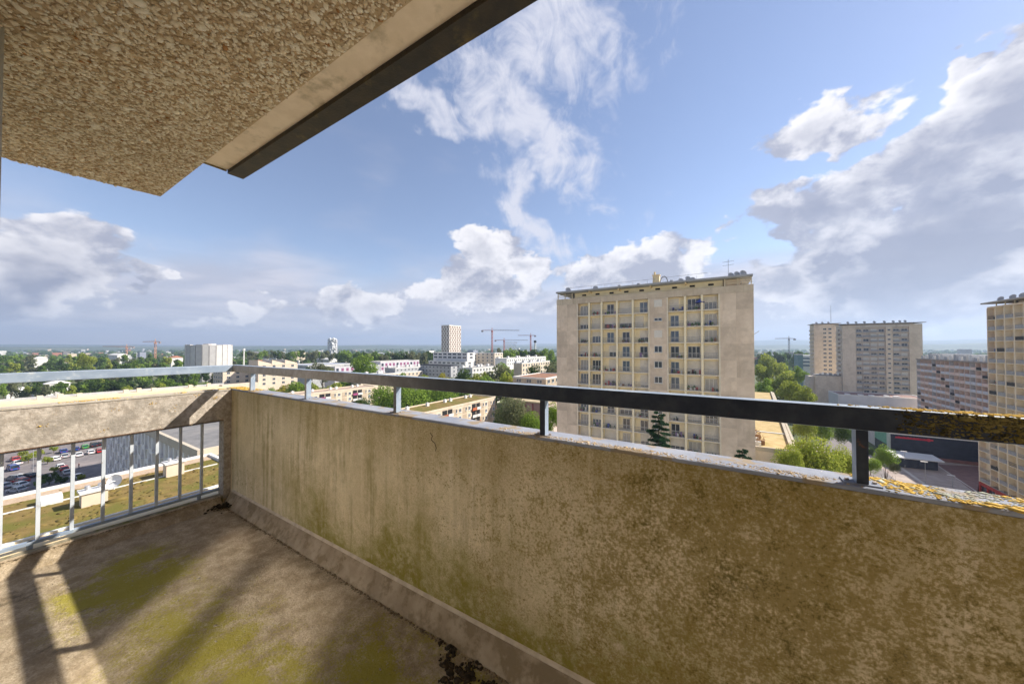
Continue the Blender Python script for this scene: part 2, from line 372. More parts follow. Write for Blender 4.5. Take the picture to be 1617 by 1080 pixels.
LICH2 = mat('olive_lichen', (.16, .12, .03), (.30, .24, .09), 60, .95, c3=(.06, .045, .015), s3=30, t3=(.45, .6))
CREAM = mat('cream_paint', (.72, .56, .33), (.78, .64, .41), 3, .7)
WHITE = mat('white_paint', (.74, .74, .74), (.80, .80, .79), 2, .6)
BLUEG = mat('blue_grey_paint', (.24, .30, .39), (.32, .385, .47), 9, .45, .2, 60, c3=(.42, .46, .50), s3=18, t3=(.55, .68), bdist=.002, spec=.5)
k = nodes_mat('black_rail_paint')
c = k.mix(k.ramp(k.noise(16, d=7, r=.65), .4, .66), (.014, .020, .036), (.034, .040, .054))
c = k.mix(k.ramp(k.math('ADD', k.x, k.math('MULTIPLY', k.noise(4, d=6), .8)), -.35, -1.9), c, k.mix(k.ramp(k.noise(24, d=8, r=.7), .36, .66), (.36, .315, .28), (.48, .445, .42)))
c = k.mix(k.ramp(k.noise(21, d=6, off=(4, 4, 4)), .67, .72, 0, .6), c, (.14, .055, .03))
k.L(c, k.b.inputs['Base Color']); k.b.inputs['Roughness'].default_value = .42; k.b.inputs['Specular IOR Level'].default_value = .35
k.bump(k.noise(90, d=5), .25, .002); BLACK = k.m

# floor slab, cants along the walls
UL, UR, VB = -.10, 8.0, 1.25
b = MB(); lbox(b, 0, UR, 0, VB, -.22, -.06)
fl = tag(b.build('balcony_floor', FLOORM, loc=(X(0), Y(0), Z(-.06))), kind='structure')
def extrude(prof, u0, u1, axis='u'):
    mb = MB(); n = len(prof); vs = []
    for e in (u0, u1):
        for p, z in prof: vs.append((X(e), Y(p), Z(z)) if axis == 'u' else (X(p), Y(e), Z(z)))
    fs = [(i, (i + 1) % n, n + (i + 1) % n, n + i) for i in range(n)] + [tuple(range(n - 1, -1, -1)), tuple(range(n, 2 * n))]
    return mb.add(vs, fs)
extrude([(.0, -.12), (.0, .034), (.010, .03), (.016, .016), (.026, -.004), (.038, -.022), (.052, -.042), (.066, -.075)], .03, UR).build('cant_strip', GUT, fl)
extrude([(-.001, .02), (-.001, .046), (.006, .042), (.009, .036), (.007, .02)], .03, UR).build('mortar_lip', mat('pale_mortar', (.52, .43, .32), (.66, .56, .43), 20, .9), fl)
extrude([(.0, -.12), (.0, .012), (.012, .006), (.018, -.012), (.05, -.032), (.085, -.05), (.11, -.075)], .068, VB, 'v').build('cant_strip', FLOORM, fl)

# front wall with coping
fw = thing('parapet_wall', 'long algae-stained render parapet wall with pale coping along the balcony front', 'parapet', (X(3.4), Y(-.05), Z(-.1)))
b = MB(); lbox(b, UL, UR, -.10, 0, -.25, .846); b.build('wall_face', WALLM, fw)
b = MB(); lbox(b, UL, UR, -.104, .005, .847, .860); bevel(b.build('coping', COPE, fw), .005)
# crack in the render below the rail, raised scrapes
def crust(name, pts, size, m, parent, flat=.35, seed=3, tris=None):
    """lumpy crust: one squashed irregular lump for each point (world positions); joined because nobody could count it"""
    rs = np.random.RandomState(seed); ico = bmesh.new(); bmesh.ops.create_icosphere(ico, subdivisions=1, radius=1)
    iv = np.array([v.co[:] for v in ico.verts]); fi = np.array([[v.index for v in f.verts] for f in ico.faces]); ico.free()
    n = len(pts); pts = np.asarray(pts, float); s = size * rs.lognormal(0, .45, n)[:, None, None]
    v = iv[None] * (1 + .16 * rs.randn(n, len(iv), 1)) * s * np.array([1, 1, flat])
    a = rs.rand(n) * 2 * pi; ca, sa = np.cos(a)[:, None], np.sin(a)[:, None]; st = 1 + rs.rand(n)[:, None] * .9
    x = v[..., 0] * st; y = v[..., 1]; v = np.stack([x * ca - y * sa, x * sa + y * ca, v[..., 2]], -1) + pts[:, None]
    f = (fi[None] + (np.arange(n) * len(iv))[:, None, None]).reshape(-1, 3)
    w = np.array(WL[parent.name]); me = arr_mesh(name, v.reshape(-1, 3) - w, f, m, smooth=True)
    return tag(put(name, me, parent, WL[parent.name]), kind='stuff')
def patches(rs, n, u0, u1, v0, v1, z, prob, cl=26, sp=(.05, .018)):
    """clustered points on a strip: u-dependent density"""
    out = []; cs = [(u0 + (u1 - u0) * rs.rand(), v0 + (v1 - v0) * rs.rand()) for _ in range(cl)]
    while len(out) < n:
        c = cs[rs.randint(len(cs))]; u = c[0] + rs.randn() * sp[0]; v = c[1] + rs.randn() * sp[1]
        if u0 < u < u1 and v0 < v < v1 and rs.rand() < prob(u): out.append((X(u), Y(v), Z(z)))
    return out
rs = np.random.RandomState(5)
crust('lichen', patches(rs, 5200, 3.70, 4.7, -.10, .0, .8605, lambda u: .35 + .65 * (u > 3.74), 46, (.022, .010)), .0021, LICH, fw, .28)
crust('lichen', patches(rs, 900, 3.70, 4.7, -.10, .0, .8605, lambda u: .8, 40, (.03, .02)), .0024, mat('grey_lichen', (.34, .35, .27), (.44, .44, .36), 50, .95), fw, .22, 61)
crust('lichen', patches(rs, 1500, 2.6, 3.7, -.04, .002, .8605, lambda u: .8, 60, (.03, .014)), .0013, mat('tan_lichen', (.48, .33, .17), (.60, .46, .30), 50, .95), fw, .4, 8)
crust('lichen', patches(rs, 700, -.08, .35, -.10, -.0, .8605, lambda u: 1, 14, (.05, .03)), .003, LICH, fw, .4, 9)

pc = [on(x, y, 1, Y(0)) for x, y in ((679, 683), (683, 688), (681, 694), (687, 700), (689, 707), (688, 712))]; b = MB()
for p_, q_ in zip(pc[:-1], pc[1:]): b.bar((p_.x, Y(.0008), p_.z), (q_.x, Y(.0008), q_.z), .0016, .0022)
b.build('crack', DARKC, fw)
# handrail: one bent rail on flat posts
hr = thing('handrail', 'weathered steel handrail on flat posts running round the balcony corner', 'handrail', (X(2.), Y(-.03), Z(.86)))
b = MB()
def railbar(mb, pts, z0, z1):
    n = len(pts)
    for i in range(n - 1):
        (ai, ao), (bi, bo) = pts[i], pts[i + 1]
        vs = [(X(p[0]), Y(p[1]), Z(z)) for p in (ai, ao, bo, bi) for z in (z0, z1)]
        # ai0 ai1 ao0 ao1 bo0 bo1 bi0 bi1
        mb.add(vs, [(1, 3, 5, 7), (0, 6, 4, 2), (0, 1, 7, 6), (2, 4, 5, 3)], [1, 1, 0 if i == 0 else 1, 1])
    mb.add([(X(p[0]), Y(p[1]), Z(z)) for p in pts[0] for z in (z0, z1)], [(0, 2, 3, 1)], 0)
    mb.add([(X(p[0]), Y(p[1]), Z(z)) for p in pts[-1] for z in (z0, z1)], [(0, 1, 3, 2)], 1)
IN, OU = -.009, -.049; RAILB = mat('bolt_steel', (.30, .24, .20), (.40, .34, .30), 30, .6)
# front run and side run meet in a mitre at the corner
railbar(b, [((UR, IN), (UR, OU)), ((IN, IN), (OU, OU)), ((IN, VB), (OU, VB))], .995, 1.052)
bevel(b.build('rail', [BLACK, BLUEG], hr), .004)
for u in [.30, 1.115, 1.985, 2.83, 3.705, 4.58, 5.45]:
    b = MB(); lbox(b, u - .011, u + .011, -.044, -.014, .86, .995, 1); b.m[3] = 0; b.m[4] = 0
    # the narrow side turned to the room is painted black, as on the rail
    b.m = [1, 1, 1, 1, 0, 1]; b.m[4] = 1; b.m[2] = 0
    b.build('post', [BLACK, BLUEG], hr)
    b = MB(); lbox(b, u - .034, u + .034, -.052, -.010, .8602, .8635); b.build('foot_plate', COPE, hr)
    for du in (-.025, .025):
        b = MB(); b.tube((X(u + du), Y(-.03), Z(.8636)), (X(u + du), Y(-.03), Z(.868)), .0045, n=6); b.build('bolt', RAILB, hr)
rs = np.random.RandomState(15)
pts = patches(rs, 4000, 3.66, 4.7, -.048, -.010, 1.0525, lambda u: min(1, max(.02, (u - 3.72) * 3)), 50, (.03, .01)); crust('lichen', pts, .0018, LICH, hr, .6, 21)
pts = []
while len(pts) < 6500:
    u = 3.76 + rs.rand() * 1.0; z = .998 + rs.rand() ** .8 * .052
    if rs.rand() < min(1, (u - 3.72) * 3.5) * (.5 + .5 * math.sin(u * 31) * math.cos(u * 13 + z * 60)): pts.append((X(u), Y(-.009), Z(z)))
crust('lichen', pts, .0017, LICH2, hr, .8, 22)

# side panel, opening with bars, ledge
sp = thing('side_panel', 'pale weathered cement panel closing the end of the balcony above the bars', 'parapet', (X(-.05), Y(.8), Z(.6)))
b = MB(); lbox(b, UL, 0, .0, VB + .4, .615, .845); lbox(b, UL, 0, .0, .048, -.02, .6145); b.build('panel_face', PANELM, sp)
b = MB(); lbox(b, UL - .004, .004, .006, VB + .4, .846, .856); b.build('coping', mat('cement_cap', (.42, .37, .30), (.52, .47, .40), 9, .9, .4, 50), sp)
rs = np.random.RandomState(31); pts = []
for uu, n, sx in ((.14, 20, .02), (.30, 16, .02), (.64, 90, .05), (.76, 60, .04), (.05, 40, .02)):
    for _ in range(n): pts.append((X(-.012 - rs.rand() * .06), Y(uu + rs.randn() * sx), Z(.857)))
crust('lichen', pts, .0026, LICH, sp, .5, 32)
pts = []
for vv, zz, n in ((.10, .80, 40), (.62, .79, 12), (.66, .655, 10), (.35, .74, 12), (.33, .77, 8), (.45, .80, 10), (.9, .73, 12), (.22, .83, 20)):
    for _ in range(n): pts.append((X(.001), Y(vv + rs.randn() * .013), Z(zz + rs.randn() * .007)))
crust('lichen', pts, .0014, LICH, sp, .8, 33)
lg = thing('ledge', 'cream painted concrete ledge with mossy kerb outside the bars', 'ledge', (X(-.1), Y(.8), Z(-.1)))
b = MB(); lbox(b, UL + .03, 0, .049, VB + .4, -.24, .004); b.build('mossy_kerb', mat('mossy_concrete', (.20, .17, .11), (.33, .29, .21), 20, .95, .7, 60, c3=(.16, .15, .03), s3=9, t3=(.5, .62)), lg)
b = MB(); lbox(b, -.26, UL + .03, -.02, VB + .4, -.24, .0); b.build('cream_top', CREAM, lg)
b = MB(); lbox(b, -.285, -.26, -.02, VB + .4, -.1, .012); b.build('metal_edge', WHITE, lg)
rl = thing('bar_railing', 'blue-grey steel bars in the opening under the cement panel', 'railing', (X(-.09), Y(.6), Z(0)))
b = MB(); lbox(b, -.102, -.078, .02, VB + .4, .588, .608); b.build('top_rail', BLUEG, rl)
b = MB(); lbox(b, -.105, -.075, .02, VB + .4, .028, .046); b.build('bottom_rail', BLUEG, rl)
RUSTGAP = mat('rusty_gap_shade', (.10, .045, .02), (.18, .10, .06), 30, .9)
b = MB(); lbox(b, -.106, -.001, .05, VB + .4, .609, .6145); b.build('rusty_shadow_gap', RUSTGAP, rl)  # strip carries the shadow gap over the bars in its rusty brown
BARP = mat('pale_bar_paint', (.50, .545, .60), (.60, .64, .69), 9, .5, c3=(.40, .36, .32), s3=30, t3=(.6, .72)); bm_ = MB(); bm_.box(-.008, .008, -.008, .008, 0, .542); bme = bm_.mesh('bar', [BARP])
for i in range(13): put('bar', bme, rl, (X(-.09), Y(.033 + i * .1245), Z(.046)))
b = MB(); b.tube((X(-.09), Y(.93), Z(.046)), (X(-.09), Y(.93), Z(0)), .012, n=8); b.build('foot', BLUEG, rl)
b = MB(); b.tube((X(-.09), Y(.17), Z(.03)), (X(-.09), Y(.17), Z(0)), .012, n=8); b.build('foot', BLUEG, rl)
# dark wet debris in the corner and on the floor
db = thing('moss_clump', 'dark wet moss and leaf debris in the floor corner by the drain', 'moss', (X(.06), Y(.06), Z(-.05)))
rs = np.random.RandomState(41)
crust('debris', [(X(.07 + abs(rs.randn()) * .045), Y(.05 + abs(rs.randn()) * .05), Z(-.05 + .02 * rs.rand())) for _ in range(150)], .005, mat('dark_moss', (.02, .014, .008), (.06, .04, .02), 60, .95), db, .7, 42)
db = thing('moss_clump', 'dark crumbling moss crust on the floor at the foot of the front wall', 'moss', tuple(on(735, 1062, 2, Z(-.06))))
p = on(735, 1062, 2, Z(-.06)); pts = []
for _ in range(26):
    cx, cy = p.x + rs.randn() * .075, p.y + rs.randn() * .035
    for _ in range(16): pts.append((cx + rs.randn() * .012, cy + rs.randn() * .010, Z(-.058)))
crust('debris', pts, .0042, MATS['dark_moss'], db, .6, 43)
pts = [(X(.1 + rs.rand() * 4.2), Y(.064 + abs(rs.randn()) * .007), Z(-.059)) for _ in range(1500)]
pts += [(X(.006 + abs(rs.randn()) * .01), Y(.08 + rs.rand() * 1.1), Z(.004)) for _ in range(500)]
crust('edge_dirt', pts, .0026, mat('dirt_crumb', (.13, .095, .055), (.26, .20, .13), 60, .95), fl, .5, 47)
gv = tag(put('grit', None), 'fine pale grit and crumbs lying on the balcony floor', 'grit', kind='stuff')
pts = [(X(.15 + rs.rand() * 3), Y(.14 + rs.rand() * 1.1), Z(-.058)) for _ in range(900)]
crust('grit', pts, .0016, mat('grit_stone', (.30, .25, .18), (.46, .40, .32), 80, .95), gv, .7, 44)

# ------------------------------------------------------------------ overhead balcony: exposed-aggregate soffit, smooth gutter underside, dark parapet underside
sl_ = thing('overhead_balcony', 'underside of the balcony above with exposed pebble soffit and dark edge beam', 'balcony', (X(2), Y(.7), Z(2.3)))
b = MB(); sv = [(-.09, .41), (UR, .41), (UR, VB + .4), (-.22, VB + .4)]
b.prism([(X(u), Y(v)) for u, v in sv], Z(2.31), Z(2.72)); b.build('soffit', mat('brown_mortar', (.46, .34, .21), (.56, .43, .28), 40, .95), sl_)
b = MB(); lbox(b, UL, UR, .016, .409, 2.69, 2.74); b.build('gutter_underside', mat('smooth_cement', (.70, .59, .47), (.78, .67, .55), 7, .85, .3, 70, c3=(.44, .37, .27), s3=5, bdist=.003), sl_)
b = MB(); lbox(b, UL, UR, -.095, .015, 2.66, 3.55); b.build('edge_beam', mat('black_beam', (.010, .010, .010), (.028, .021, .014), 9, .5, .3, 60, c3=(.09, .065, .02), s3=6, t3=(.52, .7), spec=.4), sl_)
b = MB(); lbox(b, UL - .004, UL - .001, .02, .40, 2.675, 2.735); b.build('chipped_end', mat('chipped_cement', (.36, .28, .15), (.16, .12, .06), 30, .95), sl_)
b = MB(); lbox(b, UL, 0, .016, VB + .4, 2.76, 3.55); b.build('side_parapet', PANELM, sl_)
rs = np.random.RandomState(51); n = 44000; ico = bmesh.new(); bmesh.ops.create_icosphere(ico, subdivisions=1, radius=1)
iv = np.array([v.co[:] for v in ico.verts]); fi = np.array([[v.index for v in f.verts] for f in ico.faces]); ico.free()
pu = -.2 + rs.rand(n * 2) * 5.0; pv = .417 + rs.rand(n * 2) * .92; keep = pu > -.078 - (pv - .41) * .138; pu = pu[keep][:n]; pv = pv[keep][:n]; n = len(pu)
sz = (.0055 * rs.lognormal(0, .30, n))[:, None]
v = iv[None] * (1 + .22 * rs.randn(n, 12, 1)); a = rs.rand(n) * 2 * pi; st = 1.0 + rs.rand(n)[:, None] * .6
x = v[..., 0] * sz * st; y = v[..., 1] * sz; z = v[..., 2] * sz * .5; ca, sa = np.cos(a)[:, None], np.sin(a)[:, None]
tl = rs.randn(n)[:, None] * .15; z = z + x * tl
w = WL[sl_.name]
v = np.stack([x * ca - y * sa + pu[:, None] - 3.397, x * sa + y * ca + 1.139 - pv[:, None], z + Z(2.308)], -1) - np.array(w)
PEB = [mat('pebble_tan', (.75, .62, .45), (.82, .70, .53), 9, .7), mat('pebble_pale', (.88, .79, .64), (.92, .84, .71), 9, .7), mat('pebble_brown', (.50, .36, .22), (.60, .45, .29), 9, .7), mat('pebble_rust', (.36, .17, .06), (.42, .22, .09), 9, .7)]
mi = rs.choice(4, n, p=[.46, .28, .245, .015])
me = arr_mesh('pebbles', v.reshape(-1, 3), (fi[None] + (np.arange(n) * 12)[:, None, None]).reshape(-1, 3), PEB, True, np.repeat(mi, 20))
tag(put('pebbles', me, sl_, w), kind='stuff')

# ------------------------------------------------------------------ own facade behind the camera: french window, wall end, tower body
FAC = mat('facade_render', (.74, .66, .52), (.80, .72, .58), 2, .85, .3, 40)
fa = thing('own_facade', 'cream rendered apartment facade behind the balcony with glazed doors', 'facade', (X(3), Y(1.3), 0))
b = MB(); lbox(b, 1.30, 1.55, VB, VB + .2, -.2, 2.31); lbox(b, 4.7, 45, VB, VB + .2, -.2, 2.31)
b.box(X(-.35), X(45), Y(VB + 12), Y(VB + .2), 0, Z(-.25)); b.box(X(1.30), X(45), Y(VB + 12), Y(VB + 3), Z(-.25), Z(20)); b.box(X(-.2), X(45), Y(VB + 3), Y(VB + .45), Z(2.73), Z(20)); b.build('wall', FAC, fa)
b = MB(); lbox(b, 1.20, 1.30, 1.086, 1.45, -.06, 2.31); b.build('pier', mat('pier_render', (.42, .38, .32), (.5, .46, .4), 5), fa)
FRM = mat('door_frame_white', (.75, .75, .73), (.80, .80, .78), 3, .4)
b = MB(); lbox(b, 1.55, 4.7, VB + .01, VB + .07, 2.12, 2.31); lbox(b, 1.55, 4.7, VB + .01, VB + .07, -.06, .0)
for u0, u1 in ((1.55, 1.60), (2.03, 2.17), (2.9, 3.0), (3.85, 3.95), (4.65, 4.7)): lbox(b, u0, u1, VB + .01, VB + .07, .0, 2.12)
dr = b.build('door_frame', FRM, fa)
GLS = glass('door_glass', (.03, .035, .04), .13); GLS.node_tree.nodes['Principled BSDF'].inputs['IOR'].default_value = 3.0
for u0, u1 in ((1.60, 2.03), (2.17, 2.9), (3.95, 4.65)):
    b = MB(); lbox(b, u0, u1, VB + .035, VB + .042, .0, 2.12); b.build('pane', GLS, dr)
b = MB(); lbox(b, 1.55, 4.7, VB + .2, VB + 3, -.09, -.05); lbox(b, 1.31, 4.9, VB + 2.9, VB + 2.99, -.05, 2.5); b.build('room', mat('room_wall', (.5, .47, .42), (.55, .52, .47), 1), fa)

# ------------------------------------------------------------------ shared building materials
CONC = mat('panel_concrete', (.68, .565, .445), (.75, .635, .51), .9, .9, c3=(.61, .505, .395), s3=.28, t3=(.45, .62), streak=((.57, .465, .355), 1.3, .55))
CONC2 = mat('duller_concrete', (.58, .50, .43), (.65, .57, .49), .5, .9, c3=(.50, .44, .38), s3=.2, streak=((.29, .25, .21), .8, .5))  # duller, more streaked concrete of the far blocks
LOGG = mat('loggia_cream', (.84, .74, .52), (.88, .79, .58), 1.2, .8)
SLABE = mat('slab_edge', (.68, .61, .48), (.74, .67, .55), 1.5, .85)
SHUT = mat('roller_shutter', (.66, .63, .57), (.72, .69, .63), 2.0, .6)
WFR = mat('window_frame_pale', (.62, .62, .60), (.68, .68, .66), 2.0, .5)
RAILM = mat('railing_grey', (.30, .31, .33), (.38, .38, .39), 2.0, .6)
GL = glass('window_glass', (.045, .055, .075), .08)
GLB = glass('window_glass_blue', (.10, .14, .20), .12)
CURT = glass('curtained_glass', (.36, .36, .36), .25)
DARK = mat('near_black', (.02, .02, .022))
ROOFG = mat('grey_roof_felt', (.17, .165, .165), (.23, .22, .215), .5, .95, c3=(.28, .26, .24), s3=.12)
GREENROOF = mat('dry_green_roof', (.17, .115, .035), (.24, .165, .055), 1.1, .98, c3=(.135, .125, .022), s3=.35, t3=(.42, .62), bump=.5, bscale=3, bdist=.06)
CREAMW = mat('cream_facade', (.64, .53, .40), (.70, .59, .46), .6, .85, c3=(.58, .47, .35), s3=.2)
WHITEW = mat('white_facade', (.68, .66, .63), (.74, .72, .69), .5, .8)
BRICKP = mat('pinkish_facade', (.64, .53, .41), (.70, .59, .47), .5, .85)
GREYW = mat('grey_facade', (.40, .40, .41), (.47, .47, .47), .5, .8)
PLASTICS = [mat('plastic_' + n, c, tuple(min(1, x * 1.2) for x in c), 3, .7) for n, c in (('red', (.35, .05, .05)), ('blue', (.05, .08, .30)), ('dark', (.06, .06, .06)), ('brown', (.22, .12, .06)), ('green', (.06, .13, .04)), ('white', (.65, .65, .63)), ('violet', (.22, .14, .30)))]

_shut = {}
def shutter(parent, face, P, s, z, w, h, name='shutter'):
    k = (round(w, 2), round(h, 2))
    if k not in _shut:
        b = MB(); n = max(2, int(h / .16))
        for i in range(n): b.box(-w / 2, w / 2, -.035 + .006 * (i % 2), .02, h * i / n + .012, h * (i + 1) / n)
        b.box(-w / 2, w / 2, -.015, .02, 0, h)
        b.box(-w / 2 - .05, -w / 2, -.06, .02, 0, h); b.box(w / 2, w / 2 + .05, -.06, .02, 0, h)
        _shut[k] = b.mesh('shutter', [SHUT])
    T, rz = FACE[face]; return put(name, _shut[k], parent, T(P, s, 0, z), rz)
_bal = {}
def balustrade(parent, face, P, s, z, w, h=1.0, m=None, solid=False, name='railing'):
    m = m or RAILM; k = (round(w, 2), h, m.name, solid)
    if k not in _bal:
        b = MB(); b.box(-w / 2, w / 2, -.03, .02, h - .05, h); b.box(-w / 2, w / 2, -.02, .01, .08, .12); b.box(-w / 2, w / 2, -.02, .01, h * .55, h * .55 + .03)
        n = int(w / .22)
        for i in range(n + 1): x = -w / 2 + w * i / n; b.box(x - .012, x + .012, -.02, .005, 0, h - .05)
        if solid: b.box(-w / 2 + .03, w / 2 - .03, .0, .015, .14, h - .1)
        _bal[k] = b.mesh('railing', [m])
    T, rz = FACE[face]; return put(name, _bal[k], parent, T(P, s, 0, z), rz)
_cl = {}
def clutter(parent, face, P, s, z, w, seed):
    """balcony belongings: pots, boxes, a drying rack; its own small mesh"""
    rs = random.Random(seed); b = MB()
    for i in range(rs.randint(3, 7)):
        x = rs.uniform(-w / 2 + .2, w / 2 - .2); h = rs.uniform(.25, .85); r = rs.uniform(.1, .22); m = rs.randrange(len(PLASTICS))
        if rs.random() < .5: b.tube((x, .35, 0), (x, .35, h * .5), r * .8, r, 8, m); b.tube((x, .35, h * .5), (x + rs.uniform(-.1, .1), .35, h), r * 1.3, .03, 7, 4)
        else: b.box(x - r, x + r, .2, .5, 0, h, m)
    T, rz = FACE[face]; return tag(put('balcony_belongings', b.mesh('balcony_belongings', PLASTICS), parent, T(P, s, 0, z), rz), kind='stuff')

# cells of the loggia grid: (kind, side)  S shutter down, P part open, W2/W3 french window of two or three leaves, H half-height row of panes
def cell(root, face, P, s0, s1, z, h, code, seed, dep_=1.0):
    """one loggia: what stands in its back wall; P is the plane of the back wall"""
    w = s1 - s0; c = (s0 + s1) / 2; rs = random.Random(seed)
    k, side = code[0], code[1:] or 'c'
    if k in 'SP':
        ww = w * (.86 if 'c' in side or '3' in side else .55); cc = c if ww > w * .8 else (s0 + ww / 2 + .15 if 'l' in side else s1 - ww / 2 - .15)
        if k == 'S': shutter(root, face, P, cc, z + .05, ww, h - .30)
        else:
            gap = rs.choice((.22, .3, .9)); n = 3 if ww > w * .8 else 2
            shutter(root, face, P, cc, z + .1 + gap, ww, h - .35 - gap); window(root, face, P, cc, z + .06, ww, gap, n, WFR, GL, sill=False)
    elif k == 'H':
        ww = w * .8; window(root, face, P, c, z + .06, ww, h * .5, 3, WFR, GLB, sill=False); shutter(root, face, P, c, z + .1 + h * .5, ww, h * .42 - .2)
    else:
        n = 3 if '3' in side else 2; ww = w * .80 if n == 3 else min(1.35, w * .55)
        cc = c if n == 3 else (s0 + ww / 2 + .28 if 'l' in side else (s1 - ww / 2 - .28 if 'r' in side else c))
        hh = h - .55; o = window(root, face, P, cc, z + .06, ww, hh, n, WFR, rs.choice((GL, GLB, GLB, CURT)), sill=False)
        b = MB(); T = FACE[face][0]
        fbox(b, face, P, cc - ww / 2 + .07, cc + ww / 2 - .07, -.02, .035, z + .06 + hh * .36, z + .06 + hh * .36 + .05)
        b.build('crossbar', WFR, root)

# ------------------------------------------------------------------ the near tower
CONCV = [CONC] + [mat('panel_concrete_%s' % n, tuple(x * q for x in (.68, .565, .445)), tuple(x * q for x in (.75, .635, .51)), 1.1, .9, c3=tuple(x * q * .86 for x in (.68, .565, .445)), s3=.5, t3=(.42, .62), streak=((.57 * q, .465 * q, .355 * q), 1.6, .6)) for n, q in (('light', 1.05), ('dark', .93), ('darker', .88))]
TY = 64.0; TX = [-23.65, -21.20, -18.73, -15.81, -12.92, -10.14]; TX2 = [-7.08, -4.33, -1.80, .65]
tw = thing('apartment_tower', 'beige concrete apartment tower with cream loggias facing the balcony', 'tower', (-11.5, 70, 0))
FZ = [46.25 - 2.72 * i for i in range(12)]
b = MB(); b.box(-28.14, 5.24, TY + 1.15, TY + 13, 0, 49.85)
b.build('core', CONC, tw)
b = MB(); b.box(-23.6, .6, TY + 1.10, TY + 1.15, FZ[-1] - .2, 48.75); b.build('loggia_back_wall', LOGG, tw)
for x0, x1 in ((-28.14, -23.65), (-10.14, -7.08), (.65, 5.24)):
    b = MB(); b.box(x0 + .03, x1 - .03, TY + .03, TY + 1.14, 0, 48.69); b.build('wall_panel_backing', CONC, tw)
    w_ = x1 - x0; nc = 2 if w_ > 4 else 1
    for i in range(18):     # storey-high precast panels with open joints, each weathered a little differently
        z1 = 48.7 - 2.72 * i; z0 = max(0, z1 - 2.70)
        if z1 < .5: continue
        for j in range(nc):
            b = MB(); b.box(x0 + w_ * j / nc + .008, x0 + w_ * (j + 1) / nc - .008, TY - .004 * ((i + j) % 3), TY + .028, z0, z1); b.build('wall_panel', CONCV[(i * 5 + j * 3 + int(abs(x0))) % 4], tw)
b = MB(); b.box(-28.14, 5.24, TY - .02, TY + 1.149, 48.72, 49.86)
for x in TX + TX2: b.box(x - .05, x + .05, TY - .05, TY - .021, 48.72, 49.8)
b.build('frieze', mat('frieze_concrete', (.52, .44, .34), (.60, .52, .41), .8, .9, streak=((.36, .29, .21), 2.2, .7)), tw)
for i, z in enumerate(FZ):
    for xs in ((TX[0], TX[-1]), (TX2[0], TX2[-1])):
        b = MB(); b.box(xs[0] + .02, xs[1] - .02, TY - .10, TY + 1.099, z - .16, z); b.build('floor_slab', SLABE, tw)
for x in TX + TX2:
    b = MB(); edge = x in (TX[0], TX[-1], TX2[0], TX2[-1]); w = .12 if edge else .17
    b.box(x - w, x + w, TY - .06, TY + .34, FZ[-1] - .3, 48.715); b.build('pilaster', SLABE if edge else LOGG, tw)
    if not edge:
        b = MB(); b.box(x - .06, x + .06, TY + .345, TY + 1.098, FZ[-1] - .3, 48.71); b.build('partition', LOGG, tw)
GRID = ["W3 S W2 S W2r|Sl W3 H", "P3 S P3 P3 Pl|W2l P3 W3", "S H W2 W2 Pr|W2l S W3", "P3 P3 P2 W2 W2r|W2l W3 S", "W3 W3 P2 W2 Sr|W2l S S",
        "W3 W3 S S Pr|W2l S W3", "S W3 P W2 S|W3 S H", "H P3 W2 P3 W2r|S P3 W3", "W3 H S W2 W2r|W2l S P3", "P3 P3 S W2 Pr|P W3 S", "H W3 H H W2|S S W3", "S P W3 S W2|W2l S P3"]
for i, z in enumerate(FZ):
    l, r = GRID[i].split('|'); codes = l.split() + r.split()
    bays = list(zip(TX[:-1], TX[1:])) + list(zip(TX2[:-1], TX2[1:]))
    for j, ((s0, s1), cd) in enumerate(zip(bays, codes)):
        cell(tw, '-y', TY + 1.10, s0 + .1, s1 - .1, z, 2.52, cd, i * 17 + j)
        balustrade(tw, '-y', TY - .04, (s0 + s1) / 2, z, s1 - s0 - .36, .95)
        if (i * 7 + j * 5) % 4 in (1, 2): clutter(tw, '-y', TY + .35, (s0 + s1) / 2, z, s1 - s0 - .4, i * 31 + j)
    # stair windows in the middle pier
    if i in (0, 2): shutter(tw, '-y', TY, -8.6, z + .9, 1.2, 1.25)
    else: window(tw, '-y', TY - .02, -8.6, z + (1.1 if i == 1 else .95), 1.3, .55 if i == 1 else 1.15, 2, WFR, GL)
# parasol on the top floor
b = MB(); b.tube((-2.1, TY + .4, 46.3), (-2.1, TY + .4, 48.1), .03, n=6); b.tube((-2.1, TY + .4, 47.5), (-2.1, TY + .4, 48.15), .75, .05, 10)
b.build('parasol', PLASTICS[1], tw)
# set-back attic, cantilevered roof slab
b = MB(); b.box(-24.5, 1.2, TY + .9, TY + 12, 49.86, 51.0); b.build('attic_wall', LOGG, tw)
for x in np.arange(-22.5, 1, 2.75):
    b = MB(); b.box(x - .4, x + .4, TY + .86, TY + .899, 50.3, 50.62); b.build('attic_vent', DARK, tw)
for x in np.arange(-21, 1, 5.6):
    b = MB(); b.box(x - .12, x + .12, TY - .5, TY + .899, 50.7, 50.99); b.build('bracket', CREAM, tw)
b = MB(); b.prism([(-27.9, TY - 1.0), (5.1, TY - 1.0), (5.1, TY + 12.6), (-27.9, TY + 12.6)], 51.0, 51.32); bevel(b.build('roof_slab', mat('zinc_grey', (.30, .31, .33), (.38, .39, .40), .6, .7), tw), .04)
for x0, x1 in ((-28.0, -24.6), (1.3, 5.1)):
    for zz in (50.25, 50.6):
        b = MB(); b.box(x0, x1, TY + .05, TY + .12, zz, zz + .09); b.build('terrace_rail', SLABE, tw)
    b = MB()
    for x in np.linspace(x0 + .15, x1 - .15, 3): b.box(x - .07, x + .07, TY + .05, TY + .2, 49.87, 51.0)
    b.build('terrace_posts', SLABE, tw)
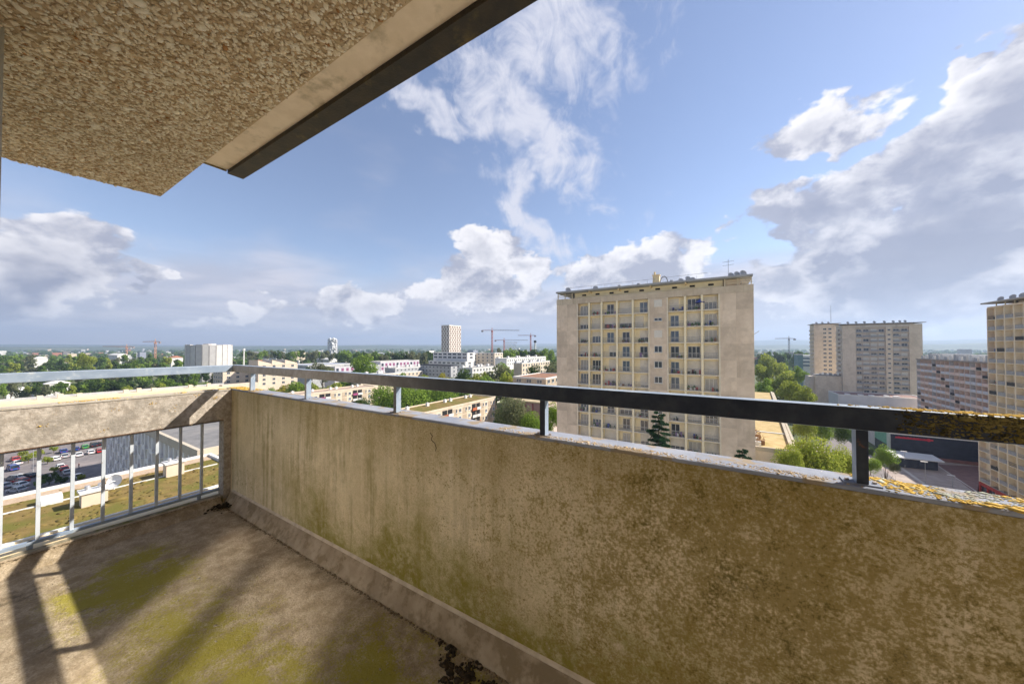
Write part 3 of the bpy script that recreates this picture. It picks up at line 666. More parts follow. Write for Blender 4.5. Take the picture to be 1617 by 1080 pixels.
b = MB(); b.box(1.3, 3.6, TY + .6, TY + 6, 49.87, 50.99); b.build('lift_housing', CONC, tw)
b = MB(); b.box(-9.6, -8.5, TY + 1, TY + 2.2, 51.32, 53.0); b.box(-9.7, -8.4, TY + .9, TY + 2.3, 53.0, 53.12); b.tube((-9.3, TY + 1.4, 53.1), (-9.3, TY + 1.4, 53.7), .18, n=10); b.build('chimney', CREAM, tw)
b = MB(); last = None
for i in range(9):
    a = pi * i / 8; p = (-7.75 - .65 * cos(a), TY + 1.2, 51.4 + 1.3 * sin(a))
    if last: b.tube(last, p, .1, n=6)
    last = p
b.build('vent_pipe', RAILM, tw)
def dish(root, x, y, z, r, az):
    b = MB(); n = 14; ax = Vector((sin(az), -cos(az), .35)).normalized(); u = ax.cross(Vector((0, 0, 1))).normalized(); v = u.cross(ax); c = Vector((x, y, z))
    vs = [c - ax * r * .25]; fs = []
    for k in range(1, 4):
        q = r * k / 3; vs += [c + ax * (-r * .25 + .25 * q * q / r) + (u * cos(2 * pi * i / n) + v * sin(2 * pi * i / n)) * q for i in range(n)]
    fs += [(0, 1 + i, 1 + (i + 1) % n) for i in range(n)]
    for k in range(2):
        o = 1 + k * n; fs += [(o + i, o + n + i, o + n + (i + 1) % n, o + (i + 1) % n) for i in range(n)]
    b.add(vs, fs); b.tube(c - ax * r * .25, c + ax * r * .6, .03, n=5); b.tube(c - ax * r * .25, (x, y, z - r * 1.3), .04, n=5); return b.build('satellite_dish', RAILM, root)
for x in (-26, -20.5, -5.1, -3.9, -3.2, 2.4, 3.2, 4.0): dish(tw, x, TY + 1.0 + (x % 1) * 2, 51.9, .42 + .2 * (x % .7), .5)
b = MB(); b.tube((2.0, TY + 2, 51.3), (2.0, TY + 2, 54.6), .035, n=6)
for q in (53.6, 54.2): b.tube((1.2, TY + 2, q), (2.8, TY + 2, q + .1), .025, n=5)
for q in np.linspace(1.25, 2.75, 6): b.tube((q, TY + 1.7, 54.25), (q, TY + 2.3, 54.25), .02, n=4)
b.build('antenna', RAILM, tw)
b = MB(); b.tube((-26, TY + .3, 52.1), (-9, TY + .3, 52.25), .028, n=5); b.tube((-8, TY + .3, 52.3), (-1, TY + .3, 52.4), .028, n=5)
for x in np.arange(-26, -1, 2.6): b.tube((x, TY + .3, 51.3), (x, TY + .3, 52.15), .022, n=5)
b.build('roof_guard_rail', RAILM, tw)
for x in (-15.6, -12.1, -6.5): 
    b = MB(); b.tube((x, TY + 1.3, 51.32), (x, TY + 1.3, 51.75), .22, n=9); b.tube((x, TY + 1.3, 51.75), (x, TY + 1.3, 51.9), .32, .26, n=9); b.build('roof_vent', RAILM, tw)
b = MB(); b.tube((5.25, TY + .4, 42.0), (5.9, TY + .4, 42.5), .04, n=5); b.build('wall_aerial', RAILM, tw)

# podium beside it: low wing with dry roof
pd = thing('low_wing', 'low wing with a dry grass roof to the right of the near tower', 'building', (9, 100, 0))
poly = [(5.4, 66), (10.1, 66), (17.1, 150), (5.4, 150)]
b = MB(); b.prism(poly, 0, 23.5); b.build('wall', CONC, pd)
b = MB(); b.prism([(5.6, 66.4), (9.8, 66.4), (16.7, 149.6), (5.6, 149.6)], 23.51, 23.7); b.build('grass_roof', mat('straw_roof', (.42, .30, .14), (.50, .38, .19), .8, .98, c3=(.33, .26, .09), s3=.25), pd)
b = MB(); b.bar((10.1, 66, 23.85), (17.1, 150, 23.85), .5, .5); b.bar((10.7, 66, 23.75), (17.6, 150, 23.75), .35, .25); b.build('coping', mat('coping_concrete', (.40, .34, .26), (.48, .42, .33), 1, .9), pd)
b = MB(); b.box(5.4, 10.2, 65.9, 66.3, 23.5, 24.15); b.build('coping', MATS['coping_concrete'], pd)
b = MB(); b.box(5.6, 11.6, 79.5, 79.8, 23.7, 23.85); b.build('roof_joint', WHITE, pd)
for i, (x, y) in enumerate(((5.9, 68.5), (6.5, 69.5), (5.9, 71.2), (6.3, 73.5), (5.9, 75.5))):
    t = thing('planter', 'brown terrace planter by the tower corner on the dry grass roof', 'planter', (x, y, 23.7), 'planters on the low wing roof'); t['label'] = ('nearest', 'second', 'third', 'fourth', 'farthest')[i] + ' brown terrace planter along the tower wall on the dry grass roof'
    b = MB(); b.box(x - .45, x + .45, y - .35, y + .35, 23.7, 24.4); b.build('box', PLASTICS[3] if i % 2 else PLASTICS[5], t)
    b = MB(); rs = random.Random(i)
    for q in range(40):
        p = Vector((x + rs.uniform(-.5, .5), y + rs.uniform(-.4, .4), 24.4 + rs.uniform(0, .9))); d = Vector((rs.uniform(-1, 1), rs.uniform(-1, 1), rs.uniform(-.3, 1))).normalized() * .22; e = d.cross(Vector((rs.random(), .3, rs.random()))).normalized() * .1
        b.add([p - e, p + d, p + e], [(0, 1, 2)])
    b.build('foliage', mat('dry_foliage', (.20, .10, .04), (.28, .16, .07), 2), t)

# ------------------------------------------------------------------ right-hand tower (loggias on the side turned to us)
RX = 60.8
BEIGE = mat('loggia_beige', (.70, .61, .46), (.76, .67, .52), .8, .85)
rt = thing('apartment_tower', 'cream and grey apartment tower cut off by the right edge above red shopfronts', 'tower', (70, 122, 0))
ys = [138.83 - 3.05 * i for i in range(13)]; FR = [51.1 - 1.3 - 2.75 * i for i in range(1, 18)]
b = MB(); b.box(RX + 1.1, RX + 16, ys[-1], ys[0], 0, 50.4); b.build('core', mat('tower_side_concrete', (.45, .36, .27), (.52, .43, .33), .6, .9), rt)
b = MB(); b.box(RX + 1.05, RX + 1.1, ys[-1], ys[0] - .02, 4, 50.3); b.build('loggia_back_wall', BEIGE, rt)
b = MB(); b.box(RX, RX + 1.09, ys[-1], ys[0], 50.0, 50.4); b.build('frieze', CONC, rt)
for i, z in enumerate(FR):
    b = MB(); b.box(RX - .06, RX + 1.049, ys[-1] + .02, ys[0] - .02, z - .16, z); b.build('floor_slab', SLABE, rt)
    for j in range(5):
        c = (ys[j] + ys[j + 1]) / 2
        balustrade(rt, '-x', RX + .02, c, z, 2.85, .95, MATS['plastic_dark'] if (i * 3 + j * 5) % 7 == 0 else None, solid=(i + j) % 3 != 0)
        if (i + j * 2) % 3 == 0: window(rt, '-x', RX + 1.05, c, z + .1, 1.3, 1.95, 2, WFR, GL, sill=False)
        elif (i + j * 2) % 3 == 1: shutter(rt, '-x', RX + 1.05, c, z + .1, 1.6, 2.1)
        if (i * 5 + j * 3) % 5 == 0: clutter(rt, '-x', RX + .4, c, z, 2.6, i * 9 + j)
for j, y in enumerate(ys[:7]):
    b = MB(); b.box(RX - .03, RX + 1.048, y - .13, y + .13, 4, 49.99); b.build('partition', BEIGE if j else CONC, rt)
b = MB(); b.box(RX - 1.2, RX + 16, ys[-1], ys[0] - .3, 51.1, 51.45); b.build('roof_slab', mat('roof_slab_grey', (.30, .28, .27), (.37, .35, .33), .6, .8), rt)
b = MB(); b.box(RX + 1.5, RX + 15, ys[-1], ys[0] - 7.5, 50.4, 51.09); b.build('attic_wall', CONC, rt)
b = MB()
for y in np.arange(ys[-1], ys[0], 3.05): b.box(RX + .1, RX + .25, y - .08, y + .08, 50.41, 51.09)
b.build('roof_posts', SLABE, rt)
for y in (135, 131, 128): dish(rt, RX + .5, y, 52.1, .6, -1)
# lower wing continuing the same front, red shops at its foot
rw = thing('shop_wing', 'lower balcony wing with red shopfronts at the foot of the right tower', 'building', (66, 141, 0))
b = MB(); b.box(RX + 1.1, RX + 14, ys[0] + .02, 143.3, 0, 19.5); b.build('wall', CONC, rw)
b = MB(); b.box(RX + 1.05, RX + 1.1, ys[0] + .02, 143.28, 3.6, 19.4); b.build('loggia_back_wall', BEIGE, rw)
for i in range(6):
    z = 4.0 + 2.75 * i
    b = MB(); b.box(RX - .06, RX + 1.049, ys[0] + .02, 143.3, z - .16, z); b.build('floor_slab', SLABE, rw)
    balustrade(rw, '-x', RX + .02, 141.1, z, 4.2, .95, solid=i % 2 == 0)
b = MB(); b.box(RX - .03, RX + 1.048, 142.95, 143.31, 3.7, 19.6); b.build('pier', CONC, rw)
REDP = mat('red_shopfront', (.32, .04, .035), (.40, .06, .05), 1, .6)
for i, y in enumerate(np.arange(143.2, 122, -3.05)):
    b = MB(); b.box(RX - .1, RX + .2, y - .3, y, 0, 3.75); b.box(RX - .1, RX + .2, y - 3.05, y - .3, 2.9, 3.75); b.build('shopfront_frame', REDP, rw if i < 1 else rt)
    b = MB(); b.box(RX + .25, RX + .3, y - 3.0, y - .05, 0, 2.88); b.build('shop_window', GL, rw if i < 1 else rt)

# ------------------------------------------------------------------ far towers on the right
def grid_tower(root, Y0, cols, zs, h, seed, pane=GL, blue=.5):
    """shallow loggia grid on a front turned to -y"""
    rs = random.Random(seed)
    for z in zs:
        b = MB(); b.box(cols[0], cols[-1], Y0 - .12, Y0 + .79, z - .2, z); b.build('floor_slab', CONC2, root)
        for s0, s1 in zip(cols[:-1], cols[1:]):
            q = rs.random(); c = (s0 + s1) / 2; w = (s1 - s0) * .72
            if q < .62: window(root, '-y', Y0 + .8, c, z + .15, w, h * .62, 2, WFR, pane, sill=False)
            elif q < .92:
                shutter(root, '-y', Y0 + .8, c, z + .1, w, h * .72)
            balustrade(root, '-y', Y0 - .05, c, z, s1 - s0 - .3, .95, solid=rs.random() < .7)
t2 = thing('apartment_tower', 'distant grey-beige apartment tower with many loggias behind the supermarket', 'tower', (80, 276, 0))
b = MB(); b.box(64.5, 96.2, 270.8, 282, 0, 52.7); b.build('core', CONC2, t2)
b = MB(); b.box(64.5, 70.2, 270, 270.79, 0, 52.7); b.build('wall_panel', CONC, t2)
b = MB(); b.box(91.3, 96.2, 270, 270.79, 0, 52.7); b.build('wall_panel', CONC, t2)
b = MB(); b.box(82.3, 85.0, 270, 270.79, 0, 51.2); b.build('wall_panel', CONC, t2)
b = MB(); b.box(70.21, 91.29, 269.95, 270.79, 51.2, 52.7); b.build('frieze', CONC2, t2)
ZT = [48.4 - 2.7 * i for i in range(14)]
grid_tower(t2, 270, [70.2, 73.0, 76.1, 79.3, 82.3], ZT, 2.5, 3); grid_tower(t2, 270, [85.0, 88.1, 91.3], ZT, 2.5, 4)
for z in ZT: window(t2, '-y', 269.98, 83.6, z + .9, 1.2, .8, 1, WFR, GL)
for i, z in enumerate(ZT):
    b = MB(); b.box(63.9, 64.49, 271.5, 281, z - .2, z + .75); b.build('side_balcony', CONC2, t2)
    window(t2, '-x', 64.49, 276, z + .9, 5, 1.5, 3, WFR, GL, sill=False)
b = MB(); b.box(63.6, 97.3, 269, 283, 53.3, 53.6); b.build('roof_slab', MATS['roof_slab_grey'], t2)
b = MB(); b.box(66, 93, 271, 281, 52.71, 53.29); b.build('attic_wall', CONC2, t2)
for x in (67, 70.5, 74, 78, 82, 85.5, 88, 90): dish(t2, x, 270.5, 54.3, .7, .3)
b = MB(); b.tube((62, 281, 53.6), (62, 281, 66), .12, .05, 6); b.build('mast', RAILM, t2)
t3 = thing('apartment_tower', 'narrow beige tower standing behind the left flank of the distant tower', 'tower', (62, 305, 0))
b = MB(); b.box(57.6, 70, 300, 312, 0, 55.2); b.build('core', CONC, t3)
b = MB(); b.box(56.6, 71, 299.2, 313, 55.5, 55.8); b.build('roof_slab', MATS['roof_slab_grey'], t3)
for i in range(13):
    for j in range(2): window(t3, '-y', 299.97, 63.0 + 2.6 * j, 51.4 - 2.7 * i, 1.6, 1.2, 2, WFR, GL)
    b = MB(); b.box(57.0, 57.59, 301, 311, 51 - 2.7 * i, 51.9 - 2.7 * i); b.build('side_balcony', CONC2, t3)
for x in (59, 62, 65): dish(t3, x, 300.5, 56.3, .7, .3)
t4 = thing('annex_block', 'windowless stepped concrete annex at the foot of the distant tower', 'building', (55, 285, 0))
b = MB(); b.box(52.5, 64.4, 272.0, 284, 0, 22.5); b.build('wall', CONC, t4)
b = MB(); b.box(50.2, 52.49, 274, 286, 0, 21.8)
for i in range(7): b.box(49.9, 50.19, 274.5, 285.5, 4 + 2.5 * i, 4.9 + 2.5 * i)
b.build('side_wing', CONC2, t4)
b = MB(); b.box(53, 64, 273, 283, 22.51, 23.0); b.build('roof', ROOFG, t4)
for i in range(9):
    b = MB(); b.box(53.6 + i * 1.15, 54.4 + i * 1.15, 273.4, 274.4, 23.01, 23.6 + (i % 3) * .4); b.build('roof_plant', RAILM if i % 2 else WHITE, t4)

# long slab block with rows of balconies and pinkish panels (side turned to us)
SX = 81.4
sb = thing('slab_block', 'long grey and pinkish slab block with rows of balconies beyond the supermarket', 'building', (88, 205, 0))
b = MB(); b.box(SX + 1.0, SX + 12, 160, 234, 0, 34.2); b.build('core', mat('slab_block_core', (.58, .47, .41), (.66, .54, .47), .15, .9), sb)
b = MB(); b.box(SX - .3, SX + 12.3, 159.7, 234.3, 34.21, 34.7); b.build('roof', mat('roof_edge_brown', (.30, .25, .21), (.36, .31, .26), .3, .9), sb)
PNK = mat('pink_panel', (.64, .47, .40), (.70, .53, .45), .5, .85); SLV = mat('silver_panel', (.52, .50, .52), (.58, .56, .58), .5, .6)
nb = 0
for i in range(12):
    z = 31.6 - 2.75 * i
    b = MB(); b.box(SX - .1, SX + .99, 160, 234, z - .2, z); b.build('floor_slab', CONC2, sb)
    for j in range(16):
        y0 = 233.8 - j * 3.2; c = y0 - 1.6; q = (i * 7 + j * 11) % 9
        if i > 9: break
        bb = MB(); bb.box(SX - .05, SX + .02, y0 - 3.1, y0 - .1, z, z + .98); bb.build('balcony_front', SLV if q < 5 else (PNK if q < 8 else DARK), sb)
        if q % 2 == 0: window(sb, '-x', SX + 1.0, c, z + .15, 2.2, 2.0, 2, WFR, GL, sill=False)
        else: shutter(sb, '-x', SX + 1.0, c, z + .15, 2.2, 2.1)
for j in range(18):
    y0 = 233.8 - j * 3.2; b = MB(); b.box(SX - .12, SX + .98, y0 - .08, y0 + .08, 0, 34.2); b.build('partition', PNK if j % 4 else SLV, sb)
for j in range(16):
    y = 232 - j * 3.1; b = MB(); b.box(SX + 1, SX + 9, y - .9, y + .9, 34.71, 36.0 + .5 * (j % 3)); b.build('roof_housing', WHITEW if j % 2 else GREYW, sb)

# ------------------------------------------------------------------ supermarket and plaza
NAVY = mat('navy_cladding', (.022, .026, .045), (.032, .037, .06), .5, .55)
sm = thing('supermarket', 'dark navy clad supermarket hall with a red sign facing the plaza', 'shop', (66, 200, 0))
MYY = 178.35
b = MB(); b.box(55.2, 80, MYY + .2, 239, 0, 7.9); b.build('hall', GREYW, sm)
for i in range(6):
    z = 1.1 + i * 1.15
    b = MB(); b.box(55.25, 79.9, MYY, MYY + .19, z, z + 1.12); b.build('cladding_board', NAVY, sm)
b = MB(); b.box(55.2, 80, MYY - .06, MYY + .19, .0, 1.08); b.build('plinth', mat('red_brown_plinth', (.20, .09, .08), (.25, .12, .1), 1, .8), sm)
b = MB(); b.box(55.1, 80.1, MYY - .15, MYY + 12, 8.0, 8.3); b.build('parapet', WHITE, sm)
b = MB(); b.box(55.05, 55.19, MYY + .2, MYY + 3, 0, 8.0); b.build('side_panel', mat('pale_green_panel', (.38, .44, .40), (.44, .5, .46), .6, .6), sm)
b = MB(); b.box(55.05, 55.19, MYY + 3.01, MYY + 14, 3.4, 7.9); b.build('side_panel', mat('green_cladding', (.10, .28, .20), (.13, .34, .25), .6, .6), sm)
b = MB(); b.box(55.05, 55.19, MYY + 3.01, MYY + 14, 0, 3.39); b.build('entrance_glazing', GL, sm)
REDS = mat('sign_red', (.55, .02, .05), (.62, .03, .06), 2, .5)
sg = thing('shop_sign', 'long thin red sign on the navy supermarket wall', 'sign', (61, MYY - .1, 7))
rs = random.Random(4); x = 56.4
while x < 63.6:                      # the lettering is too far away to read: a row of small red strokes
    w = rs.uniform(.16, .30); h = rs.uniform(.42, .62)
    b = MB(); b.box(x, x + w, MYY - .12, MYY - .005, 6.75 - (x - 56.4) * .0, 6.75 + h); b.build('stroke', REDS, sg); x += w + .05
b = MB(); b.box(56.3, 64.0, MYY - .06, MYY - .004, 6.62, 6.74); b.build('underline', REDS, sg)
b = MB(); b.tube((64.5, MYY - .14, 6.95), (64.5, MYY - .005, 6.95), .55, n=16); b.box(63.7, 65.6, MYY - .1, MYY - .006, 6.7, 7.2); b.build('emblem', REDS, sg)
up = thing('market_hall', 'pale grey flat-roofed hall with brown roof and skylights behind the supermarket', 'building', (72, 247, 0))
b = MB(); b.box(55.4, 88, 240.6, 258, 0, 14.6); b.build('wall', mat('pale_cladding', (.52, .52, .54), (.58, .58, .60), .2, .6), up)
b = MB(); b.box(55.9, 87.5, 241.2, 257.4, 14.61, 14.75); b.build('roof', mat('brown_red_roof', (.24, .15, .13), (.30, .20, .17), .3, .95), up)
for x0, x1, y0, y1 in ((55.3, 88.1, 240.5, 241.1), (55.3, 88.1, 257.5, 258.1), (55.3, 55.9, 241.11, 257.49), (87.5, 88.1, 241.11, 257.49)):
    b = MB(); b.box(x0, x1, y0, y1, 14.62, 15.05); b.build('parapet', WHITEW, up)
for x in (60, 65, 69, 74.5, 78):
    b = MB(); b.prism([(x - 1, 244), (x + 1, 244), (x + .8, 246), (x - .8, 246)], 14.76, 15.2); b.build('skylight', WHITE, up)
kp = thing('kiosk', 'small dark pavilion with a white overhanging roof on the plaza', 'pavilion', (57, 165, 0))
b = MB(); b.prism([(51.6, 162.6), (61.3, 164.2), (61.6, 170), (52.4, 170)], 0, 3.2); b.build('wall', NAVY, kp)
b = MB(); b.prism([(50.6, 161.0), (62.2, 162.6), (62.6, 171), (51.4, 171)], 3.21, 3.5); b.build('roof', mat('pale_roof', (.56, .55, .53), (.62, .61, .59), .5, .8), kp)
for x in (53.5, 55.6, 57.7, 59.8):
    b = MB(); b.add([(x - .7, 162.6 + (x - 51.6) * .165 - .06 - .1, .4), (x + .7, 162.6 + (x - 51.6) * .165 + .12 - .1, .4), (x + .7, 162.6 + (x - 51.6) * .165 + .12 - .1, 2.4), (x - .7, 162.6 + (x - 51.6) * .165 - .06 - .1, 2.4)], [(0, 1, 2, 3)]); b.build('window', GL, kp)
sheet('bounce_ground', [(-70, 2), (29, 2), (29, 63.5), (-70, 63.5)], .004, mat('pale_bounce_ground', (.34, .31, .27), (.42, .39, .34), .2, .9, c3=(.16, .18, .08), s3=.06))  # unseen pale ground, added to bounce sunlight onto the tower and soffit
sheet('plaza', [(30, 100), (60.6, 100), (60.6, 143.4), (90, 143.4), (90, 178), (30, 178)], .004, PAV)
a1, a2 = on(1480, 733, 2, 0), on(1540, 778, 2, 0)
sheet('red_paving_band', [(a1.x, a1.y), (76, 177.5), (76, 143.6), (60.5, 143.6), (60.5, 120), (a2.x, a2.y)], .008, PAVR)
for (px0, py0, px1, py1, w) in ((1478, 733, 1545, 778, .35), (1418, 735, 1475, 775, .9), (1360, 700, 1420, 740, .8)):
    p, q = on(px0, py0, 2, 0), on(px1, py1, 2, 0); n = (q - p).cross(Vector((0, 0, 1))).normalized() * w / 2
    sheet('paving_line', [((p + n).x, (p + n).y), ((q + n).x, (q + n).y), ((q - n).x, (q - n).y), ((p - n).x, (p - n).y)], .012, PALE)
sheet('street', [(33, 120), (45, 120), (50, 235), (40, 235)], .010, ASPH)
def lamp(px, py, h, label):
    p = on(px, py, 2, 0); t = thing('street_lamp', label, 'street lamp', (p.x, p.y, 0), 'lamps on the plaza')
    b = MB(); b.tube((p.x, p.y, 0), (p.x, p.y, .8), .1, n=8); b.tube((p.x, p.y, .8), (p.x, p.y, h), .07, .05, 8); b.build('pole', RAILM, t)
    b = MB(); b.prism([(p.x - .9, p.y - .25), (p.x + .5, p.y - .25), (p.x + .5, p.y + .25), (p.x - .9, p.y + .25)], h, h + .16); b.build('lamp_head', WHITEW, t)
lamp(1461.5, 763, 6.2, 'tall street lamp in the middle of the plaza in front of the pavilion')
lamp(1429, 738, 5.2, 'street lamp at the left end of the white-roofed pavilion')
lamp(1504, 770, 3.4, 'short street lamp in the shaded part of the plaza')

# ------------------------------------------------------------------ left side: grass roof, car park, slab with pilasters, far lit block
gr = thing('lower_roof', 'mossy flat roof with pale coping and vent boxes below the barred opening', 'roof', (-35, 0, 0))
GZ = 29.1
b = MB(); b.box(-43.4, -9, -14, 12.9, 0, GZ - .02); b.build('wall', CREAMW, gr)
b = MB(); b.box(-43.0, -9.4, -13.6, 12.5, GZ - .01, GZ + .06); b.build('moss_bed', GREENROOF, gr)
b = MB(); b.box(-43.3, -43.0, -14, 12.9, GZ - .3, GZ + .28); b.box(-42.99, -9, 12.6, 12.9, GZ - .3, GZ + .28); b.build('coping', WHITEW, gr)
b = MB(); b.box(-42.98, -41.6, -13.6, 12.48, GZ + .061, GZ + .10); b.build('gravel_margin', mat('gravel', (.42, .30, .20), (.52, .40, .29), 6, .95, .6, 12), gr)
b = MB(); b.box(-39.5, -39.38, -13.6, 12.2, GZ + .061, GZ + .13); b.build('cable_duct', WHITEW, gr)
crs = np.random.RandomState(77); pts = [(-42.5 + crs.rand() * 33, -8 + crs.rand() * 20, GZ + .06) for _ in range(2600)]
crust('moss_tufts', pts, .09, mat('moss_tuft', (.13, .10, .025), (.21, .15, .045), 2, .98), gr, .3, 78)
def roof_box(px, py, wx, wy, h, label):
    p = on(px, py, 2, GZ + .06); t = thing('vent_box', label, 'vent box', (p.x, p.y, GZ + .06))
    b = MB(); b.box(p.x - wx, p.x, p.y - wy / 2, p.y + wy / 2, GZ + .06, GZ + h); b.build('housing', CREAMW, t)
    b = MB(); b.box(p.x - wx - .1, p.x + .1, p.y - wy / 2 - .1, p.y + wy / 2 + .1, GZ + h + .002, GZ + h + .12); b.build('lid', WHITEW, t)
    for i in range(2):
        b = MB(); q = (p.x - wx * .5, p.y + (i - .5) * wy * .5); b.tube((*q, GZ + h + .121), (*q, GZ + h + .25), .08, n=10); b.tube((*q, GZ + h + .25), (*q, GZ + h + .42), .15, .12, 12); b.build('cowl', mat('galvanised', (.55, .55, .56), (.63, .63, .64), 4, .4, metal=.6), t)
    return t
roof_box(150, 797, .9, 1.15, .95, 'cream vent box beside the white satellite dish on the mossy roof')
roof_box(277, 751, .9, 1.1, 1.1, 'cream vent box with a shiny cowl at the far end of the mossy roof')
p = on(180, 775, 2, GZ); dt = thing('satellite_dish', 'round white satellite dish on the mossy roof beside a vent box', 'dish', (p.x, p.y, GZ + .06)); d_ = dish(dt, p.x, p.y, GZ + .75, .48, .75); d_.data.materials[0] = WHITE
p = on(82, 797, 2, GZ); ht = thing('roof_hatch', 'low white domed roof hatch in the moss', 'roof hatch', (p.x, p.y, GZ + .06))
b = MB(); b.prism([(p.x - 1.1, p.y - .45), (p.x + .1, p.y - .45), (p.x + .1, p.y + .45), (p.x - 1.1, p.y + .45)], GZ + .06, GZ + .3); b.build('kerb', WHITEW, ht)
b = MB(); n = 10
for i in range(n):
    a0, a1_ = pi * i / n, pi * (i + 1) / n
    b.add([(p.x - .5 - .6 * cos(a0), p.y - .45, GZ + .3 + .3 * sin(a0)), (p.x - .5 - .6 * cos(a1_), p.y - .45, GZ + .3 + .3 * sin(a1_)), (p.x - .5 - .6 * cos(a1_), p.y + .45, GZ + .3 + .3 * sin(a1_)), (p.x - .5 - .6 * cos(a0), p.y + .45, GZ + .3 + .3 * sin(a0))], [(0, 1, 2, 3)])
b.build('dome', WHITE, ht)

pb = thing('slab_block', 'grey block with vertical pilasters and a flat dark roof behind the mossy roof', 'building', (-120, 30, 0))
PX, PY, PZ = -81.1, 22.3, 21.1
b = MB(); b.box(-163, PX, PY + .4, PY + 26, 0, PZ - .9); b.build('wall', mat('dull_pink_infill', (.70, .60, .54), (.76, .66, .60), .5, .85), pb)
b = MB(); b.box(-162.6, PX - .4, PY + .5, PY + 25.6, PZ - .89, PZ - .5); b.build('roof', ROOFG, pb)
b = MB(); b.box(-163.2, PX + .2, PY - .15, PY + .49, PZ - 1.6, PZ); b.build('parapet', mat('shaded_cream_parapet', (.50, .43, .34), (.56, .49, .39), .5, .85), pb)  # front parapet in greyer cream, the shade of this side put in the colour
b = MB(); b.box(PX - .39, PX + .2, PY + .491, PY + 26, PZ - 1.6, PZ); b.build('parapet', CREAMW, pb)
for i in range(27):
    x = PX - 1.6 - i * 3.0
    b = MB(); b.box(x - .35, x + .35, PY - .1, PY + .39, 0, PZ - 1.61); b.build('pilaster', mat('pale_grey_pilaster', (.80, .78, .75), (.85, .83, .80), .5, .8), pb)
    if i > 22: continue
    for kz in range(6):
        z = PZ - 4.2 - kz * 2.75
        window(pb, '-y', PY + .4, x - 1.5, z, 1.1, 1.2, 2, WHITE, CURT if (i * 3 + kz) % 3 else GL)
        if (i + kz) % 2 == 0:
            b = MB(); b.box(x - 2.5, x - .5, PY - .6, PY + .36, z - .75, z - .6); b.box(x - 2.5, x - .5, PY - .6, PY - .52, z - .6, z + .25); b.build('balcony', MATS['pale_grey_pilaster'], pb)
# end wall windows on the sunny side
for j in range(6):
    for kz in range(4): window(pb, '+x', PX, PY + 3 + 3.6 * j, PZ - 4.4 - kz * 2.75, 1.4, 1.3, 2, WFR, GL)

fb = thing('long_block', 'long low cream block across the view above the cement panel', 'building', (-282, 50, 0))
FX = -275.5
b = MB(); b.box(FX - 12, FX, -60, 92, 0, 14.0); b.build('wall', mat('sunny_cream', (.70, .57, .37), (.76, .63, .42), .4, .85), fb)
b = MB(); b.box(FX - 11.8, FX - .2, -59.8, 91.8, 14.01, 14.2); b.build('roof', MATS['sunny_cream'], fb)
b = MB(); b.box(FX - 12.3, FX - 11.79, -60, 92, 14.21, 15.4); b.build('rear_parapet', GREYW, fb)
for i, y in enumerate((6, 19, 25, 31, 47, 52, 58, 74, 83)):
    b = MB(); b.box(FX - 9.5, FX - 8, y - .9, y + .9, 14.21, 15.9 + .2 * (i % 3)); b.build('chimney', CREAMW, fb)

# generic estate block: long front to +x in the sun, narrow front to -y
def block(name, label, pxL, D, pxR, ytop, wid, wall, roof=None, wins=(3.2, 1.3, 1.3, 2.75), frame=WFR, gl=GL, chim=0, rows=4, nx=True, cat='building', group=None, para=WHITEW, cs=1.0):
    a = dep(pxL, ytop, D); x1, y0, z1 = a.x, a.y, a.z; y1 = on(pxR, ytop, 0, x1).y
    t = thing(name, label, cat, (x1 - wid / 2, y0, 0), group)
    b = MB(); b.box(x1 - wid, x1, y0, y1, 0, z1 - .6); b.build('wall', wall, t)
    b = MB(); b.box(x1 - wid + .3, x1 - .3, y0 + .3, y1 - .3, z1 - .59, z1 - .35); b.build('roof', roof or ROOFG, t)
    for q in ((x1 - wid - .1, x1 + .1, y0 - .1, y0 + .29), (x1 - wid - .1, x1 + .1, y1 - .29, y1 + .1), (x1 - .29, x1 + .1, y0 + .291, y1 - .291), (x1 - wid - .1, x1 - wid + .29, y0 + .291, y1 - .291)):
        b = MB(); b.box(*q, z1 - .65, z1); b.build('parapet', para, t)
    sp_, w, h, st = wins
    n = max(1, int((y1 - y0 - 1) / sp_)); 
    for i in range(n):
        for r in range(rows):
            z = z1 - 2.4 - r * st
            if z < .5: break
            window(t, '+x', x1, y0 + .5 + sp_ * (i + .5) * (y1 - y0 - 1) / (n * sp_), z, w, h, 2, frame, gl)
    if nx:
        m = max(1, int((wid - 1) / sp_))
        for i in range(m):
            for r in range(rows):
                z = z1 - 2.4 - r * st
                if z > .5: window(t, '-y', y0, x1 - wid + .5 + (wid - 1) * (i + .5) / m, z, w, h, 2, frame, gl)
    for i in range(chim):
        y = y0 + (y1 - y0) * (i + .5) / chim; xx = x1 - wid * .75
        y += (y1 - y0) * .06 * ((i * 7) % 5 - 2) / 2; b = MB(); b.box(xx - .7 * cs, xx + .7 * cs, y - .9 * cs, y + .9 * cs, z1 - .34, z1 + 1.1 * cs); b.box(xx - .8 * cs, xx + .8 * cs, y - cs, y + cs, z1 + 1.1 * cs, z1 + 1.25 * cs); b.tube((xx, y, z1 + 1.25 * cs), (xx, y, z1 + 1.7 * cs), .2, n=6); b.build('chimney', WHITEW, t)
    return t, x1, y0, y1, z1
PANELB = mat('brown_panel', (.46, .36, .26), (.52, .42, .31), .5, .85)
tA, ax, ay0, ay1, az_ = block('estate_block', 'estate block with mossy roof and loggias just beyond the middle of the parapet', 670, 107, 782.4, 651, 12, CREAMW, GREENROOF, chim=6, rows=0, nx=False, para=CREAMW, cs=.6)
tB, bx_, by0, by1, bz_ = block('estate_block', 'estate block with gravel roof and magenta balconies left of the big green trees', 473.5, 146, 594, 623, 11, CREAMW, mat('gravel_roof', (.34, .25, .19), (.42, .32, .25), .5, .95), chim=6, rows=0, nx=False, para=CREAMW, cs=.6)
